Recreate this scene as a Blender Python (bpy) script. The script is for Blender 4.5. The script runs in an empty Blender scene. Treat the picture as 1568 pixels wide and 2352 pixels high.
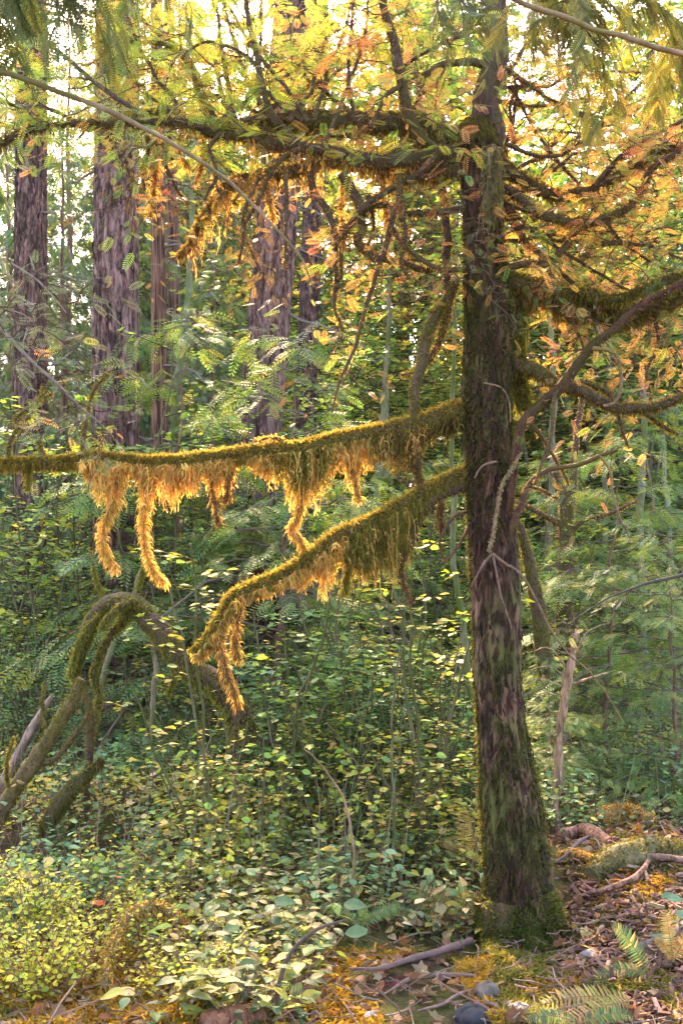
import bpy, math, random
import numpy as np
from math import radians as R

# ------------------------------------------------------------------ camera, sky, sun, exposure
sc = bpy.context.scene
W_, H_, F_, CX, HY = 1568.0, 2352.0, 2288.0, 784.0, 1372.0
CAMZ = 1.5
cam = bpy.data.objects.new('camera', bpy.data.cameras.new('camera'))
sc.collection.objects.link(cam)
cam.location = (0, 0, CAMZ)
cam.rotation_euler = (R(90), 0, 0)
cam.data.sensor_width = 36
cam.data.lens = F_ / H_ * 36
cam.data.shift_y = (HY - H_ / 2) / H_
cam.data.clip_end = 2000
cam.data.clip_start = 0.05
sc.camera = cam

SUN_EL, SUN_AZ = 40.0, 9.0          # azimuth: degrees left of the viewing direction (+Y)
w = bpy.data.worlds.new("World"); sc.world = w; w.use_nodes = True
nt = w.node_tree
bg = nt.nodes['Background']
sky = nt.nodes.new('ShaderNodeTexSky'); sky.sky_type = 'NISHITA'; sky.sun_disc = False
sky.sun_elevation = R(SUN_EL); sky.sun_rotation = R(360 - SUN_AZ)
sky.dust_density = 3.0; sky.air_density = 1.0; sky.ozone_density = 0.6
tint = nt.nodes.new('ShaderNodeVectorMath'); tint.operation = 'MULTIPLY'; tint.inputs[1].default_value = (1.08, .95, .90)
nt.links.new(sky.outputs[0], tint.inputs[0]); nt.links.new(tint.outputs[0], bg.inputs[0]); bg.inputs[1].default_value = 0.15

sl = bpy.data.lights.new('sun', 'SUN'); sl.energy = 4.0; sl.angle = R(0.6); sl.color = (1.0, 0.70, 0.42)
so = bpy.data.objects.new('sun', sl); sc.collection.objects.link(so)
so.rotation_euler = (R(-(90 - SUN_EL)), 0, R(SUN_AZ))
so.location = (0, 0, 30)

sc.view_settings.view_transform = 'Standard'
sc.view_settings.look = 'None'
sc.view_settings.exposure = 3.17
sc.view_settings.gamma = 1
cy = sc.cycles
cy.max_bounces = 7; cy.diffuse_bounces = 5; cy.glossy_bounces = 2; cy.transmission_bounces = 5
cy.transparent_max_bounces = 4; cy.volume_bounces = 0
cy.use_denoising = True; cy.denoising_prefilter = 'NONE'; cy.denoising_input_passes = 'RGB_ALBEDO_NORMAL'
cy.sample_clamp_indirect = 6.0

# ------------------------------------------------------------------ helpers
rs = np.random.RandomState(7)
COL = sc.collection

def P(x, y, Y):
    return np.array([(x - CX) / F_ * Y, Y, CAMZ + (HY - y) / F_ * Y])

def norm(a):
    return a / np.maximum(np.linalg.norm(a, axis=-1, keepdims=True), 1e-9)

class VN:
    """periodic value noise"""
    def __init__(s, seed, n=32):
        s.n = n; s.g = np.random.RandomState(seed).rand(n, n)
    def __call__(s, x, y):
        x = np.asarray(x, float); y = np.asarray(y, float)
        xi = np.floor(x).astype(int); yi = np.floor(y).astype(int)
        fx = x - xi; fy = y - yi
        fx = fx * fx * (3 - 2 * fx); fy = fy * fy * (3 - 2 * fy)
        n = s.n
        a = s.g[xi % n, yi % n]; b = s.g[(xi + 1) % n, yi % n]
        c = s.g[xi % n, (yi + 1) % n]; d = s.g[(xi + 1) % n, (yi + 1) % n]
        return (a * (1 - fx) + b * fx) * (1 - fy) + (c * (1 - fx) + d * fx) * fy
N1, N2, N3 = VN(1), VN(2), VN(3)

def fbm(x, y, o=4):
    r = 0; a = .5
    for i in range(o):
        r = r + a * N1(x * 2 ** i + i * 5.3, y * 2 ** i + i * 9.1); a *= .5
    return r

class MB:
    def __init__(s): s.v = []; s.f = []; s.c = []; s.n = 0
    def add(s, v, f, col=(.5, .5, .5), m=0):
        v = np.asarray(v, float).reshape(-1, 3); f = np.asarray(f, int)
        col = np.asarray(col, float)
        if col.ndim == 1: col = np.tile(col[:3], (len(v), 1))
        s.v.append(v); s.c.append(col[:, :3]); s.f.append((f + s.n, m)); s.n += len(v)
    def mesh(s, name, mats, smooth=False):
        me = bpy.data.meshes.new(name)
        if s.n:
            V = np.concatenate(s.v); C = np.concatenate(s.c)
            loops = np.concatenate([f.ravel() for f, m in s.f])
            tot = np.concatenate([np.full(len(f), f.shape[1]) for f, m in s.f])
            mi = np.concatenate([np.full(len(f), m) for f, m in s.f])
            st = np.concatenate([[0], np.cumsum(tot)[:-1]])
            me.vertices.add(len(V)); me.vertices.foreach_set('co', V.astype('f').ravel())
            me.loops.add(len(loops)); me.loops.foreach_set('vertex_index', loops.astype('i'))
            me.polygons.add(len(tot)); me.polygons.foreach_set('loop_start', st.astype('i'))
            me.polygons.foreach_set('loop_total', tot.astype('i'))
            me.polygons.foreach_set('material_index', mi.astype('i'))
            me.polygons.foreach_set('use_smooth', np.full(len(tot), smooth))
            at = me.color_attributes.new(name='col', type='FLOAT_COLOR', domain='POINT')
            at.data.foreach_set('color', np.concatenate([C, np.ones((len(C), 1))], 1).astype('f').ravel())
            me.update(calc_edges=True)
        for m in (mats if isinstance(mats, (list, tuple)) else [mats]): me.materials.append(m)
        return me
    def build(s, name, mats, parent=None, smooth=False):
        o = bpy.data.objects.new(name, s.mesh(name, mats, smooth)); COL.objects.link(o)
        if parent is not None: attach(o, parent)
        return o

def attach(o, parent):
    o.parent = parent
    # meshes of placed things are authored in world space: cancel the parent's offset
    if parent.get('_w') is not None:
        o.location = -np.array(parent['_w'], float)
    return o

def tag(o, label=None, cat=None, group=None, kind=None):
    if label: o['label'] = label
    if cat: o['category'] = cat
    if group: o['group'] = group
    if kind: o['kind'] = kind
    return o

def empty(name, loc=(0, 0, 0), world=False):
    o = bpy.data.objects.new(name, None); COL.objects.link(o)
    o.location = tuple(float(a) for a in loc); o.empty_display_size = .1
    if world: o['_w'] = [float(a) for a in loc]
    return o

def copy_tree(o, parent=None):
    c = o.copy(); COL.objects.link(c)
    if parent is not None: c.parent = parent
    for ch in list(o.children): copy_tree(ch, c)
    return c

def struct(o): o['kind'] = 'structure'; return o

def spline(pts, n):
    """Catmull-Rom resample of (k,d) to n points, about even along the chord"""
    p = np.asarray(pts, float)
    if len(p) == 2:
        t = np.linspace(0, 1, n)[:, None]; return p[0] * (1 - t) + p[1] * t
    q = np.concatenate([[2 * p[0] - p[1]], p, [2 * p[-1] - p[-2]]])
    d = np.concatenate([[0], np.cumsum(np.linalg.norm(np.diff(p[:, :3], axis=0), axis=1))])
    u = np.interp(np.linspace(0, d[-1], n), d, np.arange(len(p)))
    i = np.minimum(u.astype(int), len(p) - 2); f = (u - i)[:, None]
    a, b, c, e = q[i], q[i + 1], q[i + 2], q[i + 3]
    return .5 * (2 * b + (c - a) * f + (2 * a - 5 * b + 4 * c - e) * f ** 2 + (3 * b - a - 3 * c + e) * f ** 3)

def tube(mb, pts, rad, sides=8, col=(.5, .5, .5), m=0, rough=0.0, seed=0, cap=True, fr=3.0):
    pts = np.asarray(pts, float); n = len(pts)
    rad = np.broadcast_to(np.asarray(rad, float), (n,))
    t = norm(np.gradient(pts, axis=0))
    md = norm(pts[-1] - pts[0] + 1e-6)
    ref = np.array([0, 1., 0]) if abs(md[1]) < .75 else np.array([0, 0, 1.])
    u = norm(np.cross(t, ref)); v = np.cross(u, t)
    a = np.arange(sides) / sides * 2 * np.pi
    rr = np.tile(rad[:, None], (1, sides))
    if rough:
        L = np.concatenate([[0], np.cumsum(np.linalg.norm(np.diff(pts, axis=0), axis=1))])
        q = np.arange(sides) / sides * 8
        rr = rr * (1 + rough * (N2(np.add.outer(np.zeros(n), np.round(q * 4) / 4) % 32 + seed, (L / max(rad.max(), 1e-4) / fr)[:, None]) * 2 - 1)
                   + rough * .5 * (N3(np.tile(q * 2, (n, 1)), (L / max(rad.max(), 1e-4) * 1.7)[:, None] + seed) * 2 - 1))
    V = pts[:, None, :] + rr[:, :, None] * (np.cos(a)[None, :, None] * u[:, None, :] + np.sin(a)[None, :, None] * v[:, None, :])
    i = np.arange(n - 1)[:, None] * sides; j = np.arange(sides)[None, :]; k = (j + 1) % sides
    f = np.stack([i + j, i + sides + j, i + sides + k, i + k], -1).reshape(-1, 4)
    mb.add(V.reshape(-1, 3), f, col, m)
    if cap:
        for e, rev in ((0, 0), (n - 1, 1)):
            vv = np.concatenate([V[e], pts[e][None]]); jj = np.arange(sides)
            ff = np.stack([jj, (jj + 1) % sides, np.full(sides, sides)], -1)
            if rev: ff = ff[:, ::-1]
            mb.add(vv, ff, col, m)

def tubes(mb, pts, rad, sides=3, col=None, m=0):
    """batch of thin tubes: pts (n,k,3), rad (n,k)"""
    pts = np.asarray(pts, float); n, k, _ = pts.shape
    if n == 0: return
    t = norm(np.gradient(pts, axis=1)); ref = np.array([.31, .77, .55])
    u = norm(np.cross(t, ref)); v = np.cross(u, t)
    a = np.arange(sides) / sides * 2 * np.pi
    V = pts[:, :, None, :] + rad[:, :, None, None] * (np.cos(a)[:, None] * u[:, :, None, :] + np.sin(a)[:, None] * v[:, :, None, :])
    b = (np.arange(n) * k * sides)[:, None, None]; i = (np.arange(k - 1) * sides)[None, :, None]
    j = np.arange(sides)[None, None, :]; kk = (j + 1) % sides
    f = np.stack([b + i + j, b + i + sides + j, b + i + sides + kk, b + i + kk], -1).reshape(-1, 4)
    c = (.1, .06, .04) if col is None else col
    c = np.asarray(c, float)
    if c.ndim == 2: c = np.repeat(c, k * sides, 0)
    mb.add(V.reshape(-1, 3), f, c, m)

def ribbons(mb, pts, wid, wdir, col, m=0):
    """batch of flat strands: pts (n,k,3), wid (n,k), wdir (n,3)"""
    n, k, _ = pts.shape
    if n == 0: return
    w_ = wdir[:, None, :] * wid[:, :, None] * .5
    V = np.stack([pts - w_, pts + w_], 2)
    b = (np.arange(n) * k * 2)[:, None]; i = (np.arange(k - 1) * 2)[None, :]
    f = np.stack([b + i, b + i + 1, b + i + 3, b + i + 2], -1).reshape(-1, 4)
    c = np.asarray(col, float)
    if c.ndim == 2: c = np.repeat(c, k * 2, 0)
    mb.add(V.reshape(-1, 3), f, c, m)

def place(mb, tv, tf, pos, xd, up, scale, col, m=0):
    """template (tv,tf) placed n times: x axis along xd, z axis near up"""
    n = len(pos)
    if n == 0: return
    x = norm(xd); y = norm(np.cross(up, x)); z = np.cross(x, y)
    s = np.broadcast_to(np.asarray(scale, float), (n,))[:, None, None]
    V = pos[:, None, :] + s * (tv[None, :, 0:1] * x[:, None] + tv[None, :, 1:2] * y[:, None] + tv[None, :, 2:3] * z[:, None])
    k = len(tv)
    f = (tf[None] + (np.arange(n) * k)[:, None, None]).reshape(-1, tf.shape[1])
    c = np.asarray(col, float)
    if c.ndim == 2: c = np.repeat(c, k, 0)
    mb.add(V.reshape(-1, 3), f, c, m)

def palette(cols, n, rng, jit=.15, wts=None):
    cols = np.asarray(cols, float)
    if wts is not None and len(wts) != len(cols): wts = None
    i = rng.choice(len(cols), n, p=None if wts is None else np.array(wts) / sum(wts))
    j = rng.choice(len(cols), n, p=None if wts is None else np.array(wts) / sum(wts))
    t = rng.rand(n, 1) ** 2 * .6
    c = cols[i] * (1 - t) + cols[j] * t
    return c * (1 + jit * (rng.rand(n, 1) * 2 - 1)) * (1 + .4 * jit * (rng.rand(n, 3) * 2 - 1))

def rdir(n, rng):
    return norm(rng.randn(n, 3))

# ---- leaf templates (length 1 along x)
def T_maple(lobes=5):
    ang = np.linspace(-2.25, 2.25, lobes); L = [.42, .52, .62, .52, .42]
    pts = [(0, 0)]
    for i, a in enumerate(ang):
        pts.append((.42 + L[i] * math.cos(a), L[i] * math.sin(a)))
        if i < lobes - 1:
            b = (a + ang[i + 1]) / 2; pts.append((.42 + .3 * math.cos(b), .3 * math.sin(b)))
    v = [(.42, 0, -.03)] + [(p[0], p[1], .03 * math.sin(3 * k) + .10 * abs(p[1])) for k, p in enumerate(pts)]
    n = len(pts); f = [(0, 1 + k, 1 + (k + 1) % n) for k in range(n)]
    return np.array(v), np.array(f)
def T_oval(wd=.32, n=5, curl=.12, fold=.12):
    v = []; f = []
    for i in range(n + 1):
        t = i / n; h = wd * (math.sin(math.pi * min(1, t * .94 + .03) ** .85)) * (1 - .15 * t)
        z = -curl * (t - .35) ** 2 * 2
        v += [(t, -h, z + fold * h), (t, 0, z), (t, h, z + fold * h)]
    for i in range(n):
        a = i * 3
        f += [(a, a + 1, a + 4, a + 3), (a + 1, a + 2, a + 5, a + 4)]
    return np.array(v), np.array(f)
def T_spray(n=11, nl=.20, nw=.034, droop=.1):
    """flat yew/hemlock spray"""
    v = []; f = []
    def quad(a, b, c, d):
        k = len(v); v.extend([a, b, c, d]); f.append((k, k + 1, k + 2, k + 3))
    quad((0, -.008, 0), (1, -.004, -droop), (1, .004, -droop), (0, .008, 0))
    for i in range(n):
        t = .08 + .9 * i / (n - 1); l = nl * (.55 + .9 * math.sin(math.pi * min(1, t * .85 + .12)) * .6)
        z = -droop * t * t
        for s in (-1, 1):
            k = nw / 2
            quad((t - k, 0, z), (t + l * .25 - k * .3, s * l * .55, z + .01), (t + l * .45, s * l, z - .01), (t + l * .3 + k * 1.6, s * l * .5, z + .01))
    return np.array(v), np.array(f)
def T_cedar(n=8):
    """drooping scale-leaf spray, branching"""
    v = []; f = []
    def quad(a, b, c, d):
        k = len(v); v.extend([a, b, c, d]); f.append((k, k + 1, k + 2, k + 3))
    def rib(p, q, w0):
        p = np.array(p); q = np.array(q); d = q - p; pr = np.array([-d[1], d[0], 0]); pr = pr / np.linalg.norm(pr) * w0
        quad(tuple(p - pr * .6), tuple(p * .5 + q * .5 - pr), tuple(q), tuple(p * .5 + q * .5 + pr))
    rib((0, 0, 0), (1, 0, -.12), .018)
    for i in range(n):
        t = .1 + .85 * i / n; l = .42 * (1 - .75 * t)
        for s in (-1, 1):
            b = (t, 0, -.12 * t); e = (t + l * .8, s * l * .62, -.12 * t - .06)
            rib(b, e, .022)
            if l > .15:
                for q in (.35, .65):
                    m = tuple(b[k] + (e[k] - b[k]) * q for k in range(3))
                    rib(m, (m[0] + l * .38, m[1] - s * l * .02, m[2] - .02), .018)
                    rib(m, (m[0] + l * .12, m[1] + s * l * .30, m[2] - .02), .018)
    return np.array(v), np.array(f)
MAPLE = T_maple(); OVAL = T_oval(); OVALR = T_oval(.40, 4, .05, .1); SPRAY = T_spray(9, .25, .055); CEDAR = T_cedar()
SPRAY_S = T_spray(7, .26, .06)

# ---- materials
def mat(name):
    m = bpy.data.materials.new(name); m.use_nodes = True
    t = m.node_tree; t.nodes.clear()
    out = t.nodes.new('ShaderNodeOutputMaterial')
    return m, t, out
def nd(t, typ, **kw):
    n = t.nodes.new(typ)
    for k, v in kw.items(): setattr(n, k, v)
    return n
def leaf_mat(name, trans=.5, rough=.55, spec=.35, tcol=(1.14, 1.12, .6), nscale=30):
    m, t, out = mat(name)
    a = nd(t, 'ShaderNodeAttribute', attribute_name='col')
    tc = nd(t, 'ShaderNodeTexCoord'); nz = nd(t, 'ShaderNodeTexNoise'); nz.inputs['Scale'].default_value = nscale
    t.links.new(tc.outputs['Object'], nz.inputs['Vector'])
    mr = nd(t, 'ShaderNodeMapRange'); mr.inputs['To Min'].default_value = .6; mr.inputs['To Max'].default_value = 1.35
    t.links.new(nz.outputs['Fac'], mr.inputs['Value'])
    mul = nd(t, 'ShaderNodeVectorMath', operation='SCALE')
    t.links.new(a.outputs['Color'], mul.inputs[0]); t.links.new(mr.outputs[0], mul.inputs['Scale'])
    pb = nd(t, 'ShaderNodeBsdfPrincipled'); pb.inputs['Roughness'].default_value = rough
    pb.inputs['Specular IOR Level'].default_value = spec
    t.links.new(mul.outputs[0], pb.inputs['Base Color'])
    tm = nd(t, 'ShaderNodeVectorMath', operation='MULTIPLY'); tm.inputs[1].default_value = tcol
    t.links.new(mul.outputs[0], tm.inputs[0])
    tr = nd(t, 'ShaderNodeBsdfTranslucent'); t.links.new(tm.outputs[0], tr.inputs['Color'])
    mx = nd(t, 'ShaderNodeMixShader'); mx.inputs[0].default_value = trans
    t.links.new(pb.outputs[0], mx.inputs[1]); t.links.new(tr.outputs[0], mx.inputs[2])
    t.links.new(mx.outputs[0], out.inputs[0])
    return m
def bark_mat(name, dark, light, moss=None, moss_amt=.5, sz=(14, 14, 3), bump=.6, rough=.85):
    m, t, out = mat(name)
    tc = nd(t, 'ShaderNodeTexCoord'); mp = nd(t, 'ShaderNodeMapping'); mp.inputs['Scale'].default_value = sz
    t.links.new(tc.outputs['Object'], mp.inputs['Vector'])
    nz = nd(t, 'ShaderNodeTexNoise'); nz.inputs['Scale'].default_value = 1; nz.inputs['Detail'].default_value = 8; nz.inputs['Roughness'].default_value = .65
    nz.inputs['Distortion'].default_value = .6
    t.links.new(mp.outputs[0], nz.inputs['Vector'])
    cr = nd(t, 'ShaderNodeValToRGB'); cr.color_ramp.elements[0].position = .34; cr.color_ramp.elements[1].position = .68
    cr.color_ramp.elements[0].color = (*dark, 1); cr.color_ramp.elements[1].color = (*light, 1)
    t.links.new(nz.outputs['Fac'], cr.inputs[0])
    col = cr.outputs[0]
    if moss is not None:
        n2 = nd(t, 'ShaderNodeTexNoise'); n2.inputs['Scale'].default_value = 2.3; n2.inputs['Detail'].default_value = 7; n2.inputs['Roughness'].default_value = .7
        t.links.new(tc.outputs['Object'], n2.inputs['Vector'])
        r2 = nd(t, 'ShaderNodeValToRGB'); p = .72 - .4 * moss_amt
        r2.color_ramp.elements[0].position = p - .06; r2.color_ramp.elements[1].position = p + .08
        t.links.new(n2.outputs['Fac'], r2.inputs[0])
        mx = nd(t, 'ShaderNodeMixRGB'); t.links.new(r2.outputs[0], mx.inputs[0])
        t.links.new(col, mx.inputs[1]); mx.inputs[2].default_value = (*moss, 1)
        col = mx.outputs[0]
    a = nd(t, 'ShaderNodeAttribute', attribute_name='col')
    sc_ = nd(t, 'ShaderNodeVectorMath', operation='SCALE'); sc_.inputs['Scale'].default_value = 2.0
    t.links.new(a.outputs['Color'], sc_.inputs[0])
    mu = nd(t, 'ShaderNodeVectorMath', operation='MULTIPLY'); t.links.new(col, mu.inputs[0]); t.links.new(sc_.outputs[0], mu.inputs[1])
    pb = nd(t, 'ShaderNodeBsdfPrincipled'); pb.inputs['Roughness'].default_value = rough; pb.inputs['Specular IOR Level'].default_value = .25
    t.links.new(mu.outputs[0], pb.inputs['Base Color'])
    bp = nd(t, 'ShaderNodeBump'); bp.inputs['Strength'].default_value = bump; bp.inputs['Distance'].default_value = .02
    t.links.new(nz.outputs['Fac'], bp.inputs['Height']); t.links.new(bp.outputs[0], pb.inputs['Normal'])
    t.links.new(pb.outputs[0], out.inputs[0])
    return m
def flat_mat(name, rough=.85, spec=.25, bump=.4, nscale=40):
    """colour from the mesh attribute, broken up by noise"""
    m, t, out = mat(name)
    a = nd(t, 'ShaderNodeAttribute', attribute_name='col')
    tc = nd(t, 'ShaderNodeTexCoord'); nz = nd(t, 'ShaderNodeTexNoise'); nz.inputs['Scale'].default_value = nscale; nz.inputs['Detail'].default_value = 5
    t.links.new(tc.outputs['Object'], nz.inputs['Vector'])
    mr = nd(t, 'ShaderNodeMapRange'); mr.inputs['To Min'].default_value = .35; mr.inputs['To Max'].default_value = 1.6
    t.links.new(nz.outputs['Fac'], mr.inputs['Value'])
    mul = nd(t, 'ShaderNodeVectorMath', operation='SCALE')
    t.links.new(a.outputs['Color'], mul.inputs[0]); t.links.new(mr.outputs[0], mul.inputs['Scale'])
    pb = nd(t, 'ShaderNodeBsdfPrincipled'); pb.inputs['Roughness'].default_value = rough; pb.inputs['Specular IOR Level'].default_value = spec
    t.links.new(mul.outputs[0], pb.inputs['Base Color'])
    bp = nd(t, 'ShaderNodeBump'); bp.inputs['Strength'].default_value = bump; bp.inputs['Distance'].default_value = .01
    t.links.new(nz.outputs['Fac'], bp.inputs['Height']); t.links.new(bp.outputs[0], pb.inputs['Normal'])
    t.links.new(pb.outputs[0], out.inputs[0])
    return m

M_LEAF = leaf_mat('broad_leaf', .5)
M_NEEDLE = leaf_mat('needle_spray', .45, tcol=(1.2, 1.06, .55))
M_MOSS = leaf_mat('moss_strand', .6, .9, .05, tcol=(1.2, 1.0, .55), nscale=14)
M_TWIG = flat_mat('twig_bark')
M_WOOD = flat_mat('weathered_wood', nscale=25, bump=.7)
M_HERO = bark_mat('yew_bark', (.03, .017, .014), (.155, .092, .068), (.06, .065, .018), .45, (22, 22, 6), 1.0)
M_BRANCH = bark_mat('mossy_branch_bark', (.035, .022, .017), (.13, .085, .06), (.085, .075, .022), .5, (30, 30, 30), .8)
M_FIR = bark_mat('fir_bark', (.022, .015, .013), (.27, .20, .175), None, 0, (26, 26, 7), 1.0)
M_CEDARBARK = bark_mat('cedar_bark', (.07, .035, .025), (.27, .155, .115), None, 0, (16, 16, .8), .8)
M_DEAD = bark_mat('dead_wood', (.05, .036, .028), (.36, .28, .22), None, 0, (34, 34, 7), 1.0)
M_SAPBARK = bark_mat('sapling_bark', (.10, .09, .05), (.26, .24, .17), (.10, .12, .03), .5, (14, 14, 6), .4)

# ------------------------------------------------------------------ ground
HB = .0
def ground_z(x, y):
    x = np.asarray(x, float); y = np.asarray(y, float)
    z = .22 * (fbm(x * .35 + 40, y * .35 + 40, 3) - .45)
    z = z + .07 * (fbm(x * 2.2 + 10, y * 2.2 + 7, 4) - .45)
    z = z + .34 * np.exp(-(((x + 1.15) / .62) ** 2 + ((y - 6.7) / .7) ** 2))
    z = z + HB * np.exp(-(((x - .78) / .55) ** 2 + ((y - 4.5) / .75) ** 2))
    z = z + .10 * np.exp(-(((x - 1.45) / .35) ** 2 + ((y - 5.3) / .4) ** 2))
    z = z + .13 * np.exp(-(((x - 2.0) / .8) ** 2 + ((y - 4.7) / 1.3) ** 2))
    z = z + .055 * np.maximum(y - 7.5, 0)
    z = z + .04 * np.maximum(y - 26, 0)
    return z

HB = -.09 - float(ground_z(.85, 4.7))
def make_ground():
    xs = np.concatenate([np.linspace(-90, -4, 40)[:-1], np.linspace(-4, 4, 220), np.linspace(4, 90, 40)[1:]])
    ys = np.concatenate([np.linspace(-15, 2.5, 20)[:-1], np.linspace(2.5, 10, 220), np.linspace(10, 160, 80)[1:]])
    X, Y = np.meshgrid(xs, ys); Z = ground_z(X, Y)
    n, k = X.shape; i = np.arange(n - 1)[:, None] * k; j = np.arange(k - 1)[None]
    f = np.stack([i + j, i + j + 1, i + j + 1 + k, i + j + k], -1).reshape(-1, 4)
    m, t, out = mat('forest_floor')
    tc = nd(t, 'ShaderNodeTexCoord')
    nz = nd(t, 'ShaderNodeTexNoise'); nz.inputs['Scale'].default_value = 22; nz.inputs['Detail'].default_value = 9; nz.inputs['Roughness'].default_value = .7
    n2 = nd(t, 'ShaderNodeTexNoise'); n2.inputs['Scale'].default_value = 2.2; n2.inputs['Detail'].default_value = 6
    vo = nd(t, 'ShaderNodeTexVoronoi'); vo.inputs['Scale'].default_value = 28; vo.inputs['Randomness'].default_value = 1
    for q in (nz, n2, vo): t.links.new(tc.outputs['Object'], q.inputs['Vector'])
    cr = nd(t, 'ShaderNodeValToRGB'); e = cr.color_ramp.elements
    e[0].position = .3; e[0].color = (.035, .022, .014, 1); e[1].position = .7; e[1].color = (.19, .12, .075, 1)
    t.links.new(nz.outputs['Fac'], cr.inputs[0])
    mxv = nd(t, 'ShaderNodeMixRGB', blend_type='MULTIPLY'); mxv.inputs[0].default_value = .6
    t.links.new(cr.outputs[0], mxv.inputs[1]); t.links.new(vo.outputs['Color'], mxv.inputs[2])
    r2 = nd(t, 'ShaderNodeValToRGB'); r2.color_ramp.elements[0].position = .42; r2.color_ramp.elements[1].position = .58
    t.links.new(n2.outputs['Fac'], r2.inputs[0])
    mg = nd(t, 'ShaderNodeMixRGB'); t.links.new(r2.outputs[0], mg.inputs[0]); t.links.new(mxv.outputs[0], mg.inputs[1]); mg.inputs[2].default_value = (.075, .08, .022, 1)
    pb = nd(t, 'ShaderNodeBsdfPrincipled'); pb.inputs['Roughness'].default_value = .95; pb.inputs['Specular IOR Level'].default_value = .1
    t.links.new(mg.outputs[0], pb.inputs['Base Color'])
    bp = nd(t, 'ShaderNodeBump'); bp.inputs['Strength'].default_value = 1; bp.inputs['Distance'].default_value = .03
    t.links.new(nz.outputs['Fac'], bp.inputs['Height']); t.links.new(bp.outputs[0], pb.inputs['Normal'])
    t.links.new(pb.outputs[0], out.inputs[0])
    mb = MB(); mb.add(np.stack([X, Y, Z], -1).reshape(-1, 3), f); o = mb.build('ground', m, None, True); struct(o)
make_ground()

# ------------------------------------------------------------------ moss
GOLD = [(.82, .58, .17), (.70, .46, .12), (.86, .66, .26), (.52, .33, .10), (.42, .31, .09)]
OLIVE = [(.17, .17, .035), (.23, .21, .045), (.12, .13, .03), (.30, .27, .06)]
BROWNM = [(.16, .10, .05), (.22, .14, .06), (.10, .07, .03), (.28, .20, .09)]

def fuzz(mb, pts, rad, n, L=.03, hang=.5, cols=OLIVE, wd=.004, rng=rs, up=.25, kink=.5):
    """moss tufts standing off a limb; pts (m,3) rad (m,)"""
    m = len(pts); u = rng.rand(n) * (m - 1); i = np.minimum(u.astype(int), m - 2); f = (u - i)[:, None]
    p = pts[i] * (1 - f) + pts[i + 1] * f; r = (rad[i] * (1 - f[:, 0]) + rad[i + 1] * f[:, 0])
    t = norm(pts[i + 1] - pts[i]); a = rdir(n, rng); o = norm(a - t * np.sum(a * t, 1, keepdims=True))
    l = L * (.4 + rng.rand(n) ** 1.5 * 1.2)
    down = np.array([0, 0, -1.])
    hz = hang * (.6 + .8 * (o[:, 2:3] < 0))
    d1 = norm(o * .9 + down * hz * .3 + rdir(n, rng) * .5)
    d2 = norm(o * .25 + down * hz * 1.2 + rdir(n, rng) * kink + np.array([0, 0, up]) * (o[:, 2:3] > .2))
    b = p + o * (r * .92)[:, None]; q1 = b + d1 * (l * .45)[:, None]; q2 = q1 + d2 * (l * .55)[:, None]
    wv = norm(np.cross(d2, rdir(n, rng)))
    wi = wd * (.6 + .8 * rng.rand(n))
    ribbons(mb, np.stack([b, q1, q2], 1), np.stack([wi, wi, wi * .2], 1), wv, palette(cols, n, rng, .3))

def strands(mb, roots, L, cols, rng, wd=.006, k=6, wob=.018, tuft=5):
    """hanging beard moss: roots (n,3), L (n,) metres; each strand carries small side shoots"""
    n = len(roots)
    if n == 0: return
    t = np.linspace(0, 1, k)
    w_ = np.cumsum(rng.randn(n, k, 3) * wob * np.array([1, 1, .2]), 1) * (L[:, None, None] / .25) ** .6 * .45
    w_[:, 0] = 0
    pts = roots[:, None, :] + w_; pts[:, :, 2] -= t[None] * L[:, None]
    wi = wd * (1.2 - t[None] * .95) * (.6 + .8 * rng.rand(n, 1))
    c = palette(cols, n, rng, .3)
    ribbons(mb, pts, wi, norm(rng.randn(n, 3) * np.array([1, 1, .1])), c)
    m = n * tuft; idx = np.repeat(np.arange(n), tuft); u = rng.rand(m) * (k - 1.01); i = u.astype(int); f = (u - i)[:, None]
    b = pts[idx, i] * (1 - f) + pts[idx, i + 1] * f
    d = norm(rng.randn(m, 3) * np.array([1, 1, .4]) + np.array([0, 0, -.7]))
    l = (.012 + .02 * rng.rand(m)) * (1.3 - u / k)
    ribbons(mb, np.stack([b, b + d * l[:, None], b + d * l[:, None] * 1.3 + np.array([0, 0, -.5]) * l[:, None]], 1),
            np.stack([wi[idx, 0] * .7] * 2 + [wi[idx, 0] * .15], 1), norm(np.cross(d, rdir(m, rng))), c[idx])

# ------------------------------------------------------------------ needle boughs
YEW_G = [(.20, .38, .09), (.36, .50, .09), (.12, .26, .09), (.50, .52, .08)]
YEW_O = [(.70, .34, .15), (.62, .24, .15), (.66, .44, .14), (.40, .42, .13)]
YEW_D = [(.07, .12, .045), (.10, .15, .05), (.16, .19, .04)]
BROWN = (.10, .055, .035)

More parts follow.
